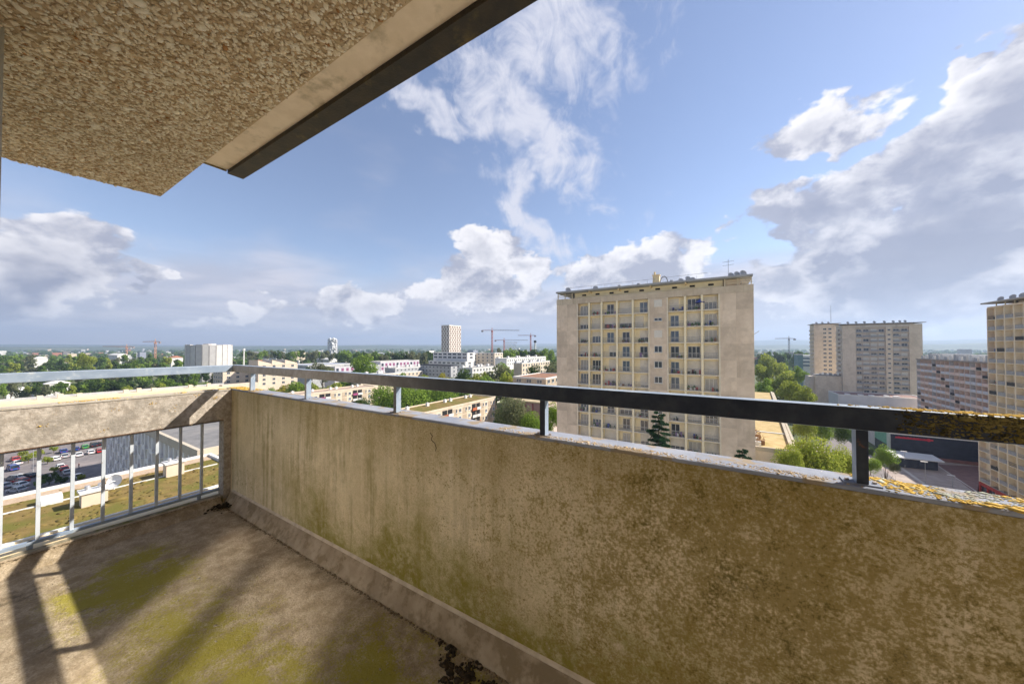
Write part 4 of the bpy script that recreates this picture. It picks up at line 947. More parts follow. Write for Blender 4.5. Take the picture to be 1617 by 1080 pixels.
MAG = mat('magenta_panel', (.30, .05, .16), (.36, .08, .20), 1, .7); ORG = mat('orange_panel', (.42, .10, .04), (.48, .14, .06), 1, .7)
for t, x1, y0, y1, z1, acc in ((tA, ax, ay0, ay1, az_, ORG), (tB, bx_, by0, by1, bz_, MAG)):
    L_ = y1 - y0; n = int(L_ / 2.6)
    for i in range(n):
        yc = y0 + L_ * (i + .5) / n
        for r in range(4):
            z = z1 - 3.2 - r * 2.75; q = (i + 3) % 6
            if q in (0, 1):
                b = MB(); fbox(b, '+x', x1, yc - 1.2, yc + 1.2, .002, .05, z - .2, z + 2.2); b.build('loggia_shade_panel', DARK, t)  # flat dark panel, the shade of a deep loggia put into its colour
                b = MB(); fbox(b, '+x', x1, yc - 1.25, yc + 1.25, .051, .6, z - .3, z - .15); fbox(b, '+x', x1, yc - 1.25, yc + 1.25, .52, .6, z - .149, z + .75); b.build('balcony', acc if (i + r) % 3 == 0 else WHITEW, t)
            elif q in (2, 4):
                b = MB(); fbox(b, '+x', x1, yc - 1.2, yc + 1.2, .001, .06, z - .5, z + 1.9); b.build('brown_panel', PANELB, t)
                if r % 2 == 0: window(t, '+x', x1 + .06, yc + .7, z + .4, .7, 1.3, 1, WFR, GL)
            else:
                window(t, '+x', x1, yc, z + .3, 1.3, 1.35, 2, WHITE, GLB if r % 2 else GL)
# mauve office block: ribbon windows to the front, blank pinkish side
MAUVE = mat('mauve_cladding', (.30, .19, .19), (.36, .24, .23), .6, .8)
ob = thing('office_block', 'mauve office block with dark ribbon windows left of the near tower', 'building', (-56, 112, 0)); OX, OY, OZ = -49.3, 105.0, 20.6
b = MB(); b.box(OX - 15, OX, OY + .1, OY + 14, 0, OZ - .5); b.build('wall', mat('pinkish_side', (.60, .46, .42), (.66, .52, .47), .5, .85), ob)
b = MB(); b.box(OX - 15.3, OX + .3, OY - .3, OY + 14.3, OZ - .49, OZ); b.build('roof', mat('tan_roof', (.40, .32, .20), (.46, .38, .25), .3, .95), ob)
for r in range(4):
    z = OZ - 3.3 - 3.4 * r
    b = MB(); b.box(OX - 15, OX - .02, OY - .05, OY + .09, z - 1.5, z - .05); b.build('spandrel', MAUVE, ob)
    for i in range(5): window(ob, '-y', OY + .05, OX - 1.7 - i * 2.95, z, 2.75, 1.85, 3, MAUVE, GL, sill=False)
for i in range(6):
    b = MB(); b.box(OX - .35 - i * 2.95, OX - .05 - i * 2.95, OY - .2, OY + .02, 0, OZ - .5); b.build('fin', mat('dark_red_fin', (.22, .05, .05), (.26, .07, .07), 1, .7), ob)
b = MB(); b.box(OX - 15, OX, OY + .02, OY + .098, 0, OZ - .5); b.build('front_backing', MAUVE, ob)

# ------------------------------------------------------------------ middle distance
block('apartment_house', 'cream apartment house with terraces behind the balcony corner', 352, 236, 398, 579, 18, BRICKP, rows=5, wins=(4.2, 1.8, 1.5, 3.1), para=BRICKP)
tq, x1, y0, y1, z1 = block('apartment_house', 'cream apartment house with stepped mono-pitch roofs right of the balcony corner', 408, 240, 470, 576, 16, BRICKP, rows=5, wins=(5.2, 1.9, 1.6, 3.1), para=BRICKP)
for i in range(3):
    ya = y0 + (y1 - y0) * i / 3; yb = y0 + (y1 - y0) * (i + .96) / 3; b = MB()
    vs = [(x, y, z) for x in (x1 - 15.5, x1 - .4) for y, z in ((ya, z1 - .3), (yb, z1 - .3), (yb, z1 + .5), (ya, z1 + 3.2))]
    b.add(vs, [(0, 1, 2, 3), (7, 6, 5, 4), (3, 2, 6, 7), (0, 3, 7, 4), (1, 5, 6, 2)], [0, 0, 1, 0, 0]); b.build('pitched_roof', [BRICKP, mat('slate_blue_roof', (.26, .28, .34), (.32, .34, .40), .4, .7)], tq)
b = MB(); b.box(x1 + .02, x1 + 5, y0 - 22, y0 - 2, 0, 15); b.build('gable_wing', BRICKP, tq)
block('warehouse', 'low warehouse with a long blue-grey roof behind the cream houses', 486, 320, 560, 577, 40, GREYW, MATS['slate_blue_roof'], rows=0, nx=False)
LAV = mat('lavender_white', (.56, .53, .57), (.62, .59, .63), .3, .7); PURP = mat('purple_panel', (.26, .08, .17), (.32, .11, .21), .5, .7)
for lab, pa, pb_, yt, D in (('white school building with magenta window strips above the big green tree', 601, 662, 571, 300), ('white school wing with magenta window strips half hidden by a light green tree', 529, 560, 579, 290)):
    t, x1, y0, y1, z1 = block('school_building', lab, pa, D, pb_, yt, 16, LAV, rows=0, nx=False)
    n = int((y1 - y0) / 4)
    for i in range(n):
        for r in range(3):
            b = MB(); yc = y0 + (y1 - y0) * (i + .5) / n; fbox(b, '+x', x1, yc - 1.1, yc + 1.1, .002, .12, z1 - 4.2 - 3.4 * r, z1 - 1.7 - 3.4 * r); b.build('window_panel', PURP if (i + r) % 4 else GL, t)
block('dark_hall', 'dark grey windowless hall in front of the white school', 586, 282, 600, 577, 10, GREYW, rows=0, nx=False)
block('estate_block', 'long grey-roofed estate block running back behind the big trees', 570, 205, 668, 593, 11, CREAMW, rows=2, chim=8, wins=(3.4, 1.4, 1.3, 2.75), nx=False)
block('estate_block', 'second long grey-roofed estate block just beyond the first', 624, 232, 676, 581, 11, GREYW, rows=2, chim=5, nx=False)
block('terraced_flats', 'white terraced flats in front of the chequered tower', 735, 300, 748, 571, 46, WHITEW, rows=3, wins=(5.5, 3.4, 1.5, 3.1))
block('terraced_flats', 'upper storey of the white flats set back under the chequered tower', 738, 312, 750, 557, 44, WHITEW, rows=2, wins=(6, 4.4, 1.7, 3.1))
block('flat_block', 'pinkish-white flats with dark windows right of the white terraces', 781, 318, 794, 557, 22, BRICKP, rows=5, wins=(4.4, 1.7, 1.6, 3.1))
block('flat_block', 'lower beige flats beside the white terraces', 756, 330, 779, 559, 14, GREYW, rows=4, wins=(4.4, 1.7, 1.6, 3.1))
block('estate_block', 'white estate block with flat roof above the tree tops in the middle', 746, 215, 789, 581, 12, WHITEW, rows=4, chim=5, wins=(3.2, 1.6, 1.4, 2.75))
block('estate_block', 'grey and navy roofed block left of the white estate block', 712, 238, 722, 577, 30, GREYW, rows=3, wins=(3.4, 1.6, 1.4, 2.75), para=NAVY)
block('estate_block', 'estate block with a blank white gable left of the near tower', 824, 208, 868, 573, 6, CREAMW, rows=4, chim=6, nx=False, wins=(3.4, 1.7, 1.4, 2.75))
block('estate_block', 'long flat-roofed block with chimneys behind the white gable', 800, 260, 862, 566, 11, WHITEW, rows=2, chim=7, nx=False)
block('low_house', 'brown-roofed low building beside the left edge of the near tower', 862, 138, 900, 597, 16, PANELB, mat('tile_brown', (.24, .12, .07), (.30, .16, .10), .5, .9), rows=2, wins=(4, 2.4, 1.5, 3))
# chequered tower
ct = thing('chequered_tower', 'tall white tower chequered with brown windows behind the white flats', 'tower', (0, 0, 0))
a = dep(709.5, 513, 420); CX_, CY_, CZ_ = a.x, a.y, a.z; cy1 = on(728, 513, 0, CX_).y; cx0 = on(697, 513, 1, CY_).x
b = MB(); b.box(cx0, CX_, CY_, cy1, 0, CZ_); b.build('wall', mat('pale_panel', (.66, .60, .54), (.72, .66, .60), .3, .8), ct)
BRW = mat('brown_window', (.16, .085, .06), (.22, .12, .09), .6, .5)
_m = MB(); _m.box(-1.0, 1.0, -.12, .02, 0, 1.8); _m = _m.mesh('window', [BRW])
for r in range(13):
    for i in range(5): put('window', _m, ct, (CX_, CY_ + (cy1 - CY_) * (i + .35 + .3 * (r % 2)) / 5, CZ_ - 3.4 - 2.75 * r), pi / 2, (1.1, 1, 1))
    for i in range(3): put('window', _m, ct, (cx0 + (CX_ - cx0) * (i + .35 + .3 * (r % 2)) / 3, CY_, CZ_ - 3.4 - 2.75 * r), 0, (.8, 1, 1))
# silo: ring of tall concrete flutes
so = thing('water_reservoir', 'big pale concrete drum with vertical flutes on the left skyline', 'reservoir', tuple(dep(331, 600, 400).xy) + (0,))
sc_ = Vector(dep(331, 544, 400)); R_ = 21.4
FLU = [mat('flute_pale', (.60, .56, .53), (.66, .62, .58), .3, .85, streak=((.5, .46, .43), .5, .5)), mat('flute_grey', (.50, .47, .46), (.56, .53, .51), .3, .85)]
for i in range(22):
    a0 = 2 * pi * i / 22; a1_ = 2 * pi * (i + .9) / 22; b = MB(); vs = []
    for r in (R_, R_ - 2): vs += [(sc_.x + r * cos(a), sc_.y + r * sin(a)) for a in ((a0, a1_) if r == R_ else (a1_, a0))]
    b.prism(vs, 0, sc_.z - (.8 if i % 3 == 0 else .2)); b.build('flute', FLU[i % 2], so)
b = MB(); b.prism([(sc_.x + (R_ - .9) * cos(2 * pi * i / 22), sc_.y + (R_ - .9) * sin(2 * pi * i / 22)) for i in range(22)], 0, sc_.z - 1.2); b.build('drum', FLU[1], so)
b = MB(); b.prism([(sc_.x + 6 * cos(2 * pi * i / 12), sc_.y + 6 * sin(2 * pi * i / 12)) for i in range(12)], sc_.z - 1.19, sc_.z + .9); b.build('roof_cap', FLU[0], so)
# white sculptural tower far off
st = thing('white_tower', 'far white tower with irregular stacked boxes on the horizon', 'tower', tuple(dep(525, 560, 1150).xy) + (0,)); c0 = dep(525, 533, 1150); rs = random.Random(9)
b = MB(); b.box(c0.x - 12, c0.x + 10, c0.y - 10, c0.y + 12, 0, c0.z - 8); b.build('core', GREYW, st)
for i in range(26):
    z = rs.uniform(24, c0.z - 6); x = c0.x + rs.uniform(-11, 9); y = c0.y + rs.uniform(-13, -8); w = rs.uniform(3, 6)
    b = MB(); b.box(x, x + w, y, y + 5, z, z + rs.uniform(3, 7)); b.build('white_box', WHITE, st)
    b = MB(); x = c0.x + 9.5; y = c0.y + rs.uniform(-9, 7); b.box(x, x + 4, y, y + w, z, z + rs.uniform(3, 7)); b.build('white_box', WHITE, st)
# cranes
CRR = mat('crane_red', (.42, .13, .10), (.48, .17, .13), 1, .6); CRO = mat('crane_orange', (.55, .28, .19), (.60, .33, .23), 1, .6); CRG = mat('crane_grey', (.25, .23, .24), (.3, .28, .29), 1, .6)
def crane(px, ytop, ybase, jl, jr, D, m, m2, label, tilt=0.0, s=1.0):
    base = dep(px, ybase, D); zt = dep(px, ytop, D).z; ppx = D / FPX; t = thing('tower_crane', label, 'crane', (base.x, base.y, 0), 'cranes on the skyline')
    b = MB(); w = 1.0 * s
    for sx in (-1, 1):
        for sy in (-1, 1): b.bar((base.x + sx * w, base.y + sy * w, 0), (base.x + sx * w, base.y + sy * w, zt), .35 * s)
    z = 8.0; f = 1
    while z < zt - 3:
        for sy in (-1, 1): b.bar((base.x - f * w, base.y + sy * w, z), (base.x + f * w, base.y + sy * w, z + 2.6), .22 * s); b.bar((base.x + sy * w, base.y - f * w, z), (base.x + sy * w, base.y + f * w, z + 2.6), .22 * s)
        z += 2.6; f = -f
    b.build('mast', m, t)
    d = RV
    def arm(len_, nm, mm, hh):
        b = MB(); n = max(3, int(abs(len_) / 3)); sg_ = 1 if len_ > 0 else -1; q = Vector((base.x, base.y, zt))
        for i in range(n):
            p0 = q + d * (len_ * i / n) + Vector((0, 0, abs(len_) * tilt * i / n)); p1 = q + d * (len_ * (i + 1) / n) + Vector((0, 0, abs(len_) * tilt * (i + 1) / n)); up_ = Vector((0, 0, hh * (1 - .6 * i / n)))
            b.bar(p0, p1, .4 * s); b.bar(p0 + up_, p1 + up_, .35 * s); b.bar(p0, p1 + up_, .2 * s); b.bar(p0, p0 + up_, .2 * s)
        b.build(nm, mm, t)
    arm(jl, 'jib', m2, 1.8 * s); arm(jr, 'counter_jib', m, 1.5 * s)
    b = MB(); e = Vector((base.x, base.y, zt)) + d * jr * .9; b.box(e.x - 1.8, e.x + 1.8, e.y - 1, e.y + 1, zt - 2.6, zt - .2); b.build('counterweight', CRG, t)
    b = MB(); b.bar((base.x, base.y, zt), (base.x, base.y, zt + 5 * s), .8 * s); b.box(base.x - 1.3, base.x + 1.3, base.y - 1.3, base.y + 1.3, zt - 2.8, zt - .1); b.build('cab', m, t)
crane(777, 522, 558, 43 * 600 / FPX, -17 * 600 / FPX, 600, CRR, CRG, 'red crane standing right of the chequered tower')
crane(796, 537.5, 553, 38 * 700 / FPX, -15 * 700 / FPX, 700, CRR, CRG, 'low red crane next to the white ribs')
crane(838, 530, 555, -20 * 680 / FPX, 8 * 680 / FPX, 680, CRR, CRR, 'red crane left of the near tower')
crane(200, 548, 558, -38 * 560 / FPX, 12 * 560 / FPX, 560, CRO, CRO, 'low orange crane above the woods', .02, .9)
crane(245, 540, 565, -20 * 520 / FPX, 8 * 520 / FPX, 520, CRO, CRO, 'tall orange crane left of the concrete drum', 0, .9)
crane(1246, 535, 552, -22 * 620 / FPX, 10 * 620 / FPX, 620, CRG, CRG, 'grey crane between the near and the distant tower')
# white ribs and chimney
wr = thing('ribbed_arch', 'white slanted ribs of a hall roof under construction between the cranes', 'structure frame', tuple(dep(806, 553, 760).xy) + (0,))
for i in range(9):
    p = dep(797 + i * 2.3, 553, 760); b = MB(); last = None
    for q in range(7):
        v = Vector((p.x, p.y, 34)) + RV * (-5 * cos(q * .26) + 3) + Vector((0, 0, 18 * sin(.12 + q * .24)))
        if last: b.bar(last, v, 1.1)
        last = v
    b.bar((p.x, p.y, 0), (p.x, p.y, 36), 1.0); b.build('rib', WHITE, wr)
p = dep(845, 556, 640); ch = thing('chimney_stack', 'white chimney with a dark head left of the near tower', 'chimney', (p.x, p.y, 0))
b = MB(); b.tube((p.x, p.y, 0), (p.x, p.y, dep(845, 541, 640).z), 2.0, 1.7, 12); b.build('shaft', WHITE, ch)
b = MB(); b.tube((p.x, p.y, dep(845, 541, 640).z), (p.x, p.y, dep(845, 537.5, 640).z), 2.6, 2.4, 12); b.build('head', DARK, ch)
p = dep(385, 570, 420); mm = thing('mast', 'slim white telecom mast right of the concrete drum', 'mast', (p.x, p.y, 0)); b = MB(); b.tube((p.x, p.y, 0), (p.x, p.y, dep(385, 551, 420).z), .9, .7, 8); b.tube((p.x, p.y, dep(385, 554, 420).z), (p.x, p.y, dep(385, 551, 420).z + .5), 1.3, 1.3, 8); b.build('pole', WHITEW, mm)
# teal and white block right of the near tower
t, *_ = block('office_block', 'teal-sided block with a pale front between the trees and the distant tower', 1262, 330, 1268, 559, 4, mat('teal_cladding', (.12, .20, .22), (.16, .25, .27), .3, .6), rows=0, nx=False)
bb = on(1262, 559, 1, dep(1262, 559, 330).y); b = MB(); q = dep(1262, 559, 330); r_ = on(1291, 562, 1, q.y); b.box(q.x + .02, r_.x, q.y, q.y + 20, 0, q.z - 1.2); b.build('pale_front', WHITEW, t)
for i in range(3):
    b = MB(); b.box(q.x + .5, r_.x - .5, q.y - .15, q.y - .02, q.z - 5 - 3.5 * i, q.z - 3.4 - 3.5 * i); b.build('window_band', GLB, t)
# pavilions near the annex
block('low_pavilion', 'low dark glass pavilion with green roof left of the pale hall', 1306, 214, 1311, 624, 24, NAVY, mat('green_roof_patch', (.10, .14, .05), (.14, .18, .07), .5, .95), rows=0, nx=False)
# white villa in the woods
for px, D, yt, w, lab in ((52, 480, 564, 20, 'white villa half hidden in the woods'), (178, 520, 559, 60, 'long white shed roof above the trees left of the cranes'), (268, 470, 563, 14, 'white house with red roof left of the concrete drum'), (510, 560, 566, 40, 'white flat shed below the far white tower'), (430, 620, 562, 30, 'white shed behind the mast'), (70, 260, 603, 9, 'small white house among the trees above the long cream block'), (10, 255, 614, 8, 'white hut roof at the left edge of the woods')):
    a = dep(px, yt, D); t = thing('white_house', lab, 'house', (a.x, a.y, 0)); b = MB(); b.box(a.x - w / 2, a.x + w / 2, a.y, a.y + 12, 0, a.z - 1.5); b.build('wall', WHITEW, t)
    b = MB(); b.add([(a.x - w / 2 - .5, a.y - .5, a.z - 1.5), (a.x + w / 2 + .5, a.y - .5, a.z - 1.5), (a.x + w / 2 + .5, a.y + 12.5, a.z - 1.5), (a.x - w / 2 - .5, a.y + 12.5, a.z - 1.5), (a.x - w / 2 + 1, a.y + 6, a.z + 1), (a.x + w / 2 - 1, a.y + 6, a.z + 1)], [(0, 1, 5, 4), (2, 3, 4, 5), (1, 2, 5), (3, 0, 4)]); b.build('roof', mat('red_tile', (.36, .15, .09), (.42, .19, .12), .5, .9) if 'red' in lab else WHITEW, t)
    for i in range(3): window(t, '-y', a.y - .02, a.x - w / 2 + w * (i + .5) / 3, max(2, a.z - 5), 1.4, 1.6, 2, WFR, GL)
# far town: countless specks of houses and sheds
rs = np.random.RandomState(61); b = MB()
for i in range(1500):
    px = rs.uniform(-250, 1900); D = 650 * math.exp(rs.rand() * 2.1); p = dep(px, 548, D); w, l, h = rs.uniform(6, 22), rs.uniform(8, 30), rs.uniform(5, 13)
    if rs.rand() < .06: h += rs.uniform(8, 22)
    b.box(p.x - w / 2, p.x + w / 2, p.y - l / 2, p.y + l / 2, 0, h, int(rs.choice(6, p=[.34, .2, .16, .1, .1, .1])))
tag(b.build('far_town', [WHITEW, CREAMW, GREYW, MATS['red_tile'], ROOFG, MATS['slate_blue_roof']]), 'far town of countless small pale houses and sheds towards the horizon', 'town', kind='stuff')
# hills
HILL = mat('wooded_hill', (.05, .075, .03), (.09, .115, .05), .004, .95, c3=(.17, .18, .09), s3=.0012, t3=(.5, .65))
def hills(R0, R1, hgt, seed):
    rs = np.random.RandomState(seed); n = 240; rings = 5; ph = rs.rand(6) * 6.28; v = []; A = np.linspace(-2.6, 2.6, n) + YAW * 0
    for k_ in range(rings):
        t = k_ / (rings - 1); R_ = R0 + (R1 - R0) * t
        for a in A:
            d = FV * cos(a) + RV * sin(a); s_ = sum(math.sin(a * f_ + ph[i]) / f_ ** .5 for i, f_ in enumerate((3, 7, 13, 23, 41, 67)))
            z = max(2, hgt(a) * (.75 + .16 * s_)) * sin(pi * t * .5) if k_ else -1
            v.append((d.x * R_, d.y * R_, z))
    f = [(k_ * n + i, k_ * n + i + 1, (k_ + 1) * n + i + 1, (k_ + 1) * n + i) for k_ in range(rings - 1) for i in range(n - 1)]
    b = MB(); b.add(v, f); o = b.build('hills', HILL); tag(o, kind='structure')
hills(4600, 6200, lambda a: 78 + 30 * sin(a * 1.3 + .3), 3); hills(7500, 10500, lambda a: 175 + 70 * sin(a * 1.1), 4)

# ------------------------------------------------------------------ cars
PAINT = {n: mat('car_paint_' + n, c, None, rough=.25, spec=.6) for n, c in (('white', (.72, .72, .72)), ('red', (.40, .02, .02)), ('blue', (.02, .06, .25)), ('black', (.015, .015, .018)), ('grey', (.18, .19, .2)), ('silver', (.45, .46, .47)), ('green', (.05, .3, .08)))}
TYRE = mat('tyre', (.015, .015, .015)); RIM = mat('rim', (.45, .45, .46), metal=.6, rough=.4); CGL = glass('car_glass', (.02, .025, .03), .05)
LAMPW = mat('headlight', (.7, .7, .68), rough=.2); LAMPR = mat('taillight', (.4, .02, .02), rough=.3)
def car_meshes(L_, W_, H_, hood, boot):
    """side profile swept across the width, narrower at the roof; returns meshes by part"""
    b = MB(); zb, belt = .28, .86
    prof = [(-L_ / 2, zb + .1), (-L_ / 2 + .05, .62), (-L_ / 2 + .12, belt - .08), (-L_ / 2 + hood, belt), (L_ / 2 - boot, belt + .03), (L_ / 2 - .06, belt - .02), (L_ / 2, .6), (L_ / 2 - .02, zb + .1), (L_ / 2 - .3, zb), (-L_ / 2 + .3, zb)]
    n = len(prof); vs = []
    for y, k_ in ((-W_ / 2, 0), (W_ / 2, 0)):
        vs += [(x, y * (.90 if (i in (0, 1, 6, 7)) else 1), z) for i, (x, z) in enumerate(prof)]
    b.add(vs, [tuple(range(n)), tuple(range(2 * n - 1, n - 1, -1))] + [(i, n + i, n + (i + 1) % n, (i + 1) % n) for i in range(n)]); body = b
    g = MB(); x0, x1 = -L_ / 2 + hood, L_ / 2 - boot; r0, r1 = x0 + .62, x1 - .30 * (1 + boot); wr_ = W_ / 2 - .06; tr = W_ / 2 - .24
    lo = [(x0, -wr_), (x1, -wr_), (x1, wr_), (x0, wr_)]; hi = [(r0, -tr), (r1, -tr), (r1, tr), (r0, tr)]
    g.add([(x, y, belt) for x, y in lo] + [(x, y, H_ - .06) for x, y in hi], [(0, 1, 5, 4), (1, 2, 6, 5), (2, 3, 7, 6), (3, 0, 4, 7)])
    body.add([(x, y * 1.02, H_ - .06) for x, y in hi] + [(x * .98, y * .93, H_) for x, y in hi], [(4, 5, 6, 7), (0, 1, 5, 4), (1, 2, 6, 5), (2, 3, 7, 6), (3, 0, 4, 7)])
    for (p, q) in ((0, 4), (1, 5), (2, 6), (3, 7)):
        P_ = [*lo, *hi]; body.bar((P_[p][0], P_[p][1] * 1.01, belt), (P_[q][0], P_[q][1] * 1.01, H_ - .05), .09)
    for s_ in (-1, 1): body.bar(((x0 + x1) / 2, s_ * wr_ * 1.005, belt), ((x0 + x1) / 2 + .03, s_ * tr * 1.01, H_ - .05), .08)
    w = MB(); w.tube((0, -.1, 0), (0, .1, 0), .31, n=14); r = MB(); r.tube((0, -.105, 0), (0, .105, 0), .19, n=10)
    h = MB(); h.box(-.04, .03, -.18, .18, -.07, .07)
    return dict(body=body.mesh('body', [PAINT['white']]), glass=g.mesh('windows', [CGL]), tyre=w.mesh('wheel', [TYRE]), rim=r.mesh('rim', [RIM]), head=h.mesh('headlight', [LAMPW]), tail=h.mesh('taillight', [LAMPR]), L=L_, W=W_)
CARS = [car_meshes(4.1, 1.75, 1.47, 1.05, .25), car_meshes(4.5, 1.8, 1.45, 1.2, .75), car_meshes(4.6, 1.85, 1.85, .85, .1)]
def car(px, py, rz, kind, col, label, group='cars in the car park below'):
    p = on(px, py, 2, .02); C_ = CARS[kind]; t = put('parked_car', None, None, (p.x, p.y, .02), rz); tag(t, label, 'car', group)
    def kid(nm, me, loc, par=t):
        o = bpy.data.objects.new(nm, me); COL.objects.link(o); o.parent = par; o.location = loc; return o
    o = kid('body', C_['body'], (0, 0, 0)); o.material_slots[0].link = 'OBJECT'; o.material_slots[0].material = PAINT[col]
    kid('windows', C_['glass'], (0, 0, 0))
    for sx in (-1, 1):
        for sy in (-1, 1): w = kid('wheel', C_['tyre'], (sx * C_['L'] * .31, sy * (C_['W'] / 2 - .08), .31)); kid('rim', C_['rim'], (0, 0, 0), w)
        kid('headlight', C_['head'], (-C_['L'] / 2 + .06, sx * .6, .66)); kid('taillight', C_['tail'], (C_['L'] / 2 - .03, sx * .62, .72))
p4 = [on(x, y, 2, 0) for x, y in ((-60, 830), (330, 760), (330, 690), (-60, 690))]
sheet('car_park', [(-168, -40), (-100, -10), (-150, 22), (-163, 40), (-268, 60), (-268, -40)], .004, ASPH)
for i in range(9):       # bay lines and light columns
    p = on(96 + i * 8.2, 719.5 - i * .9, 2, 0); sheet('bay_line', [(p.x - 2.4, p.y - .06), (p.x + 2.4, p.y - .06), (p.x + 2.4, p.y + .06), (p.x - 2.4, p.y + .06)], .010, WHITEW)
lamp(112, 735, 7.5, 'tall lamp column in the middle of the car park'); lamp(52, 745, 7.5, 'lamp column among the cars at the left of the car park')
cl = [(20, 742, .15, 2, 'blue', 'blue van at the left edge of the car park'), (24, 727, .1, 0, 'red', 'red hatchback beside the bushes at the left of the car park'), (27, 733, .1, 1, 'white', 'white car parked just in front of the red hatchback'),
      (22, 757, .5, 0, 'grey', 'grey hatchback left of the row of four cars nearest the mossy roof'), (28, 756, .5, 1, 'white', 'white saloon at the back of the near row of cars'), (32, 762, .5, 0, 'red', 'red hatchback in the near row of cars'), (30, 768, .5, 1, 'white', 'white saloon beside the red hatchback in the near row'), (27, 776, .5, 1, 'silver', 'silver saloon at the front of the near row of cars'), (44, 754, .5, 0, 'black', 'black hatchback beside the dark green shrubs'),
      (95, 739, 0, 0, 'white', 'white hatchback behind the second bar in front of the dark shrubs'), (101, 742.5, 0, 0, 'red', 'red hatchback below the white one by the dark shrubs'), (106, 748, 0, 1, 'silver', 'silver car at the edge of the empty asphalt'), (122, 755, .2, 1, 'white', 'white car half hidden behind the roof coping'),
      (102, 722, 0, 1, 'silver', 'silver saloon in the front row beside the empty asphalt'), (124, 720, 0, 1, 'white', 'white saloon in the middle of the row beside the empty asphalt'), (143, 716, 0, 0, 'white', 'white hatchback at the right of the row beside the empty asphalt'), (157, 714, 0, 0, 'red', 'red hatchback at the right end of the row of parked cars'),
      (100, 714.5, 0, 1, 'blue', 'dark blue saloon in the back row of the car park'), (119, 711, 0, 0, 'blue', 'dark blue hatchback right of the blue saloon in the back row'), (134, 707.5, 0, 0, 'green', 'bright green hatchback in the back row of cars'), (148, 705, 0, 2, 'black', 'black van at the right end of the back row'), (160, 702.5, 0, 1, 'black', 'black saloon beside the pilastered block'), (85, 727, .3, 0, 'white', 'white hatchback standing alone by the yellow-green shrubs'), (5, 770, .4, 1, 'silver', 'silver saloon at the lower left edge of the car park')]
for px, py, rz, kd, col, lab in cl: car(px, py, rz + (pi / 2 if False else 0), kd, col, lab)
car(375, 603.5, .2, 1, 'white', 'white car on the street by the cream houses', None) if False else None
for i, (px, py) in enumerate(((145, 700), (110, 707))):
    pass

# ------------------------------------------------------------------ a person crossing the car park
def person(px, py, label, top, legs):
    p = on(px, py, 2, .01); t = thing('person', label, 'person', (p.x, p.y, .01))
    bm = bmesh.new(); sk = bm.verts.layers.skin.verify(); J = {'pel': (0, 0, .95, .15), 'che': (0, 0, 1.28, .17), 'nec': (0, 0, 1.48, .06), 'hd0': (0, -.02, 1.58, .085), 'hd1': (0, -.02, 1.7, .09),
         'shl': (-.19, 0, 1.42, .065), 'ell': (-.25, .05, 1.14, .05), 'hal': (-.24, -.06, .9, .04), 'shr': (.19, 0, 1.42, .065), 'elr': (.25, .03, 1.14, .05), 'har': (.25, -.1, .92, .04),
         'hil': (-.1, 0, .9, .1), 'knl': (-.11, -.08, .5, .07), 'anl': (-.11, -.02, .09, .045), 'tol': (-.11, -.2, .04, .04), 'hir': (.1, 0, .9, .1), 'knr': (.11, .04, .5, .07), 'anr': (.11, .2, .1, .045), 'tor': (.11, .06, .04, .04)}
    E_ = 'pel-che che-nec nec-hd0 hd0-hd1 che-shl shl-ell ell-hal che-shr shr-elr elr-har pel-hil hil-knl knl-anl anl-tol pel-hir hir-knr knr-anr anr-tor'.split()
    V_ = {k_: bm.verts.new(j[:3]) for k_, j in J.items()}
    for k_, j in J.items(): V_[k_][sk].radius = (j[3], j[3])
    V_['pel'][sk].use_root = True
    for e in E_: a_, b_ = e.split('-'); bm.edges.new((V_[a_], V_[b_]))
    me = bpy.data.meshes.new('body'); bm.to_mesh(me); bm.free(); o = put('body', me, t, (p.x, p.y, .01)); o.modifiers.new('skin', 'SKIN'); o.modifiers.new('sub', 'SUBSURF').levels = 1
    m = nodes_mat('person_clothes'); z = m.math('SUBTRACT', m.z, .01)
    c = m.mix(m.ramp(z, .93, .97), legs, top); c = m.mix(m.ramp(z, 1.49, 1.52), c, (.45, .28, .2)); c = m.mix(m.ramp(z, 1.66, 1.69), c, (.05, .03, .02)); m.L(c, m.b.inputs['Base Color']); me.materials.append(m.m)
person(124.5, 739, 'person in a dark red top walking across the empty asphalt', (.22, .03, .03), (.3, .3, .32))

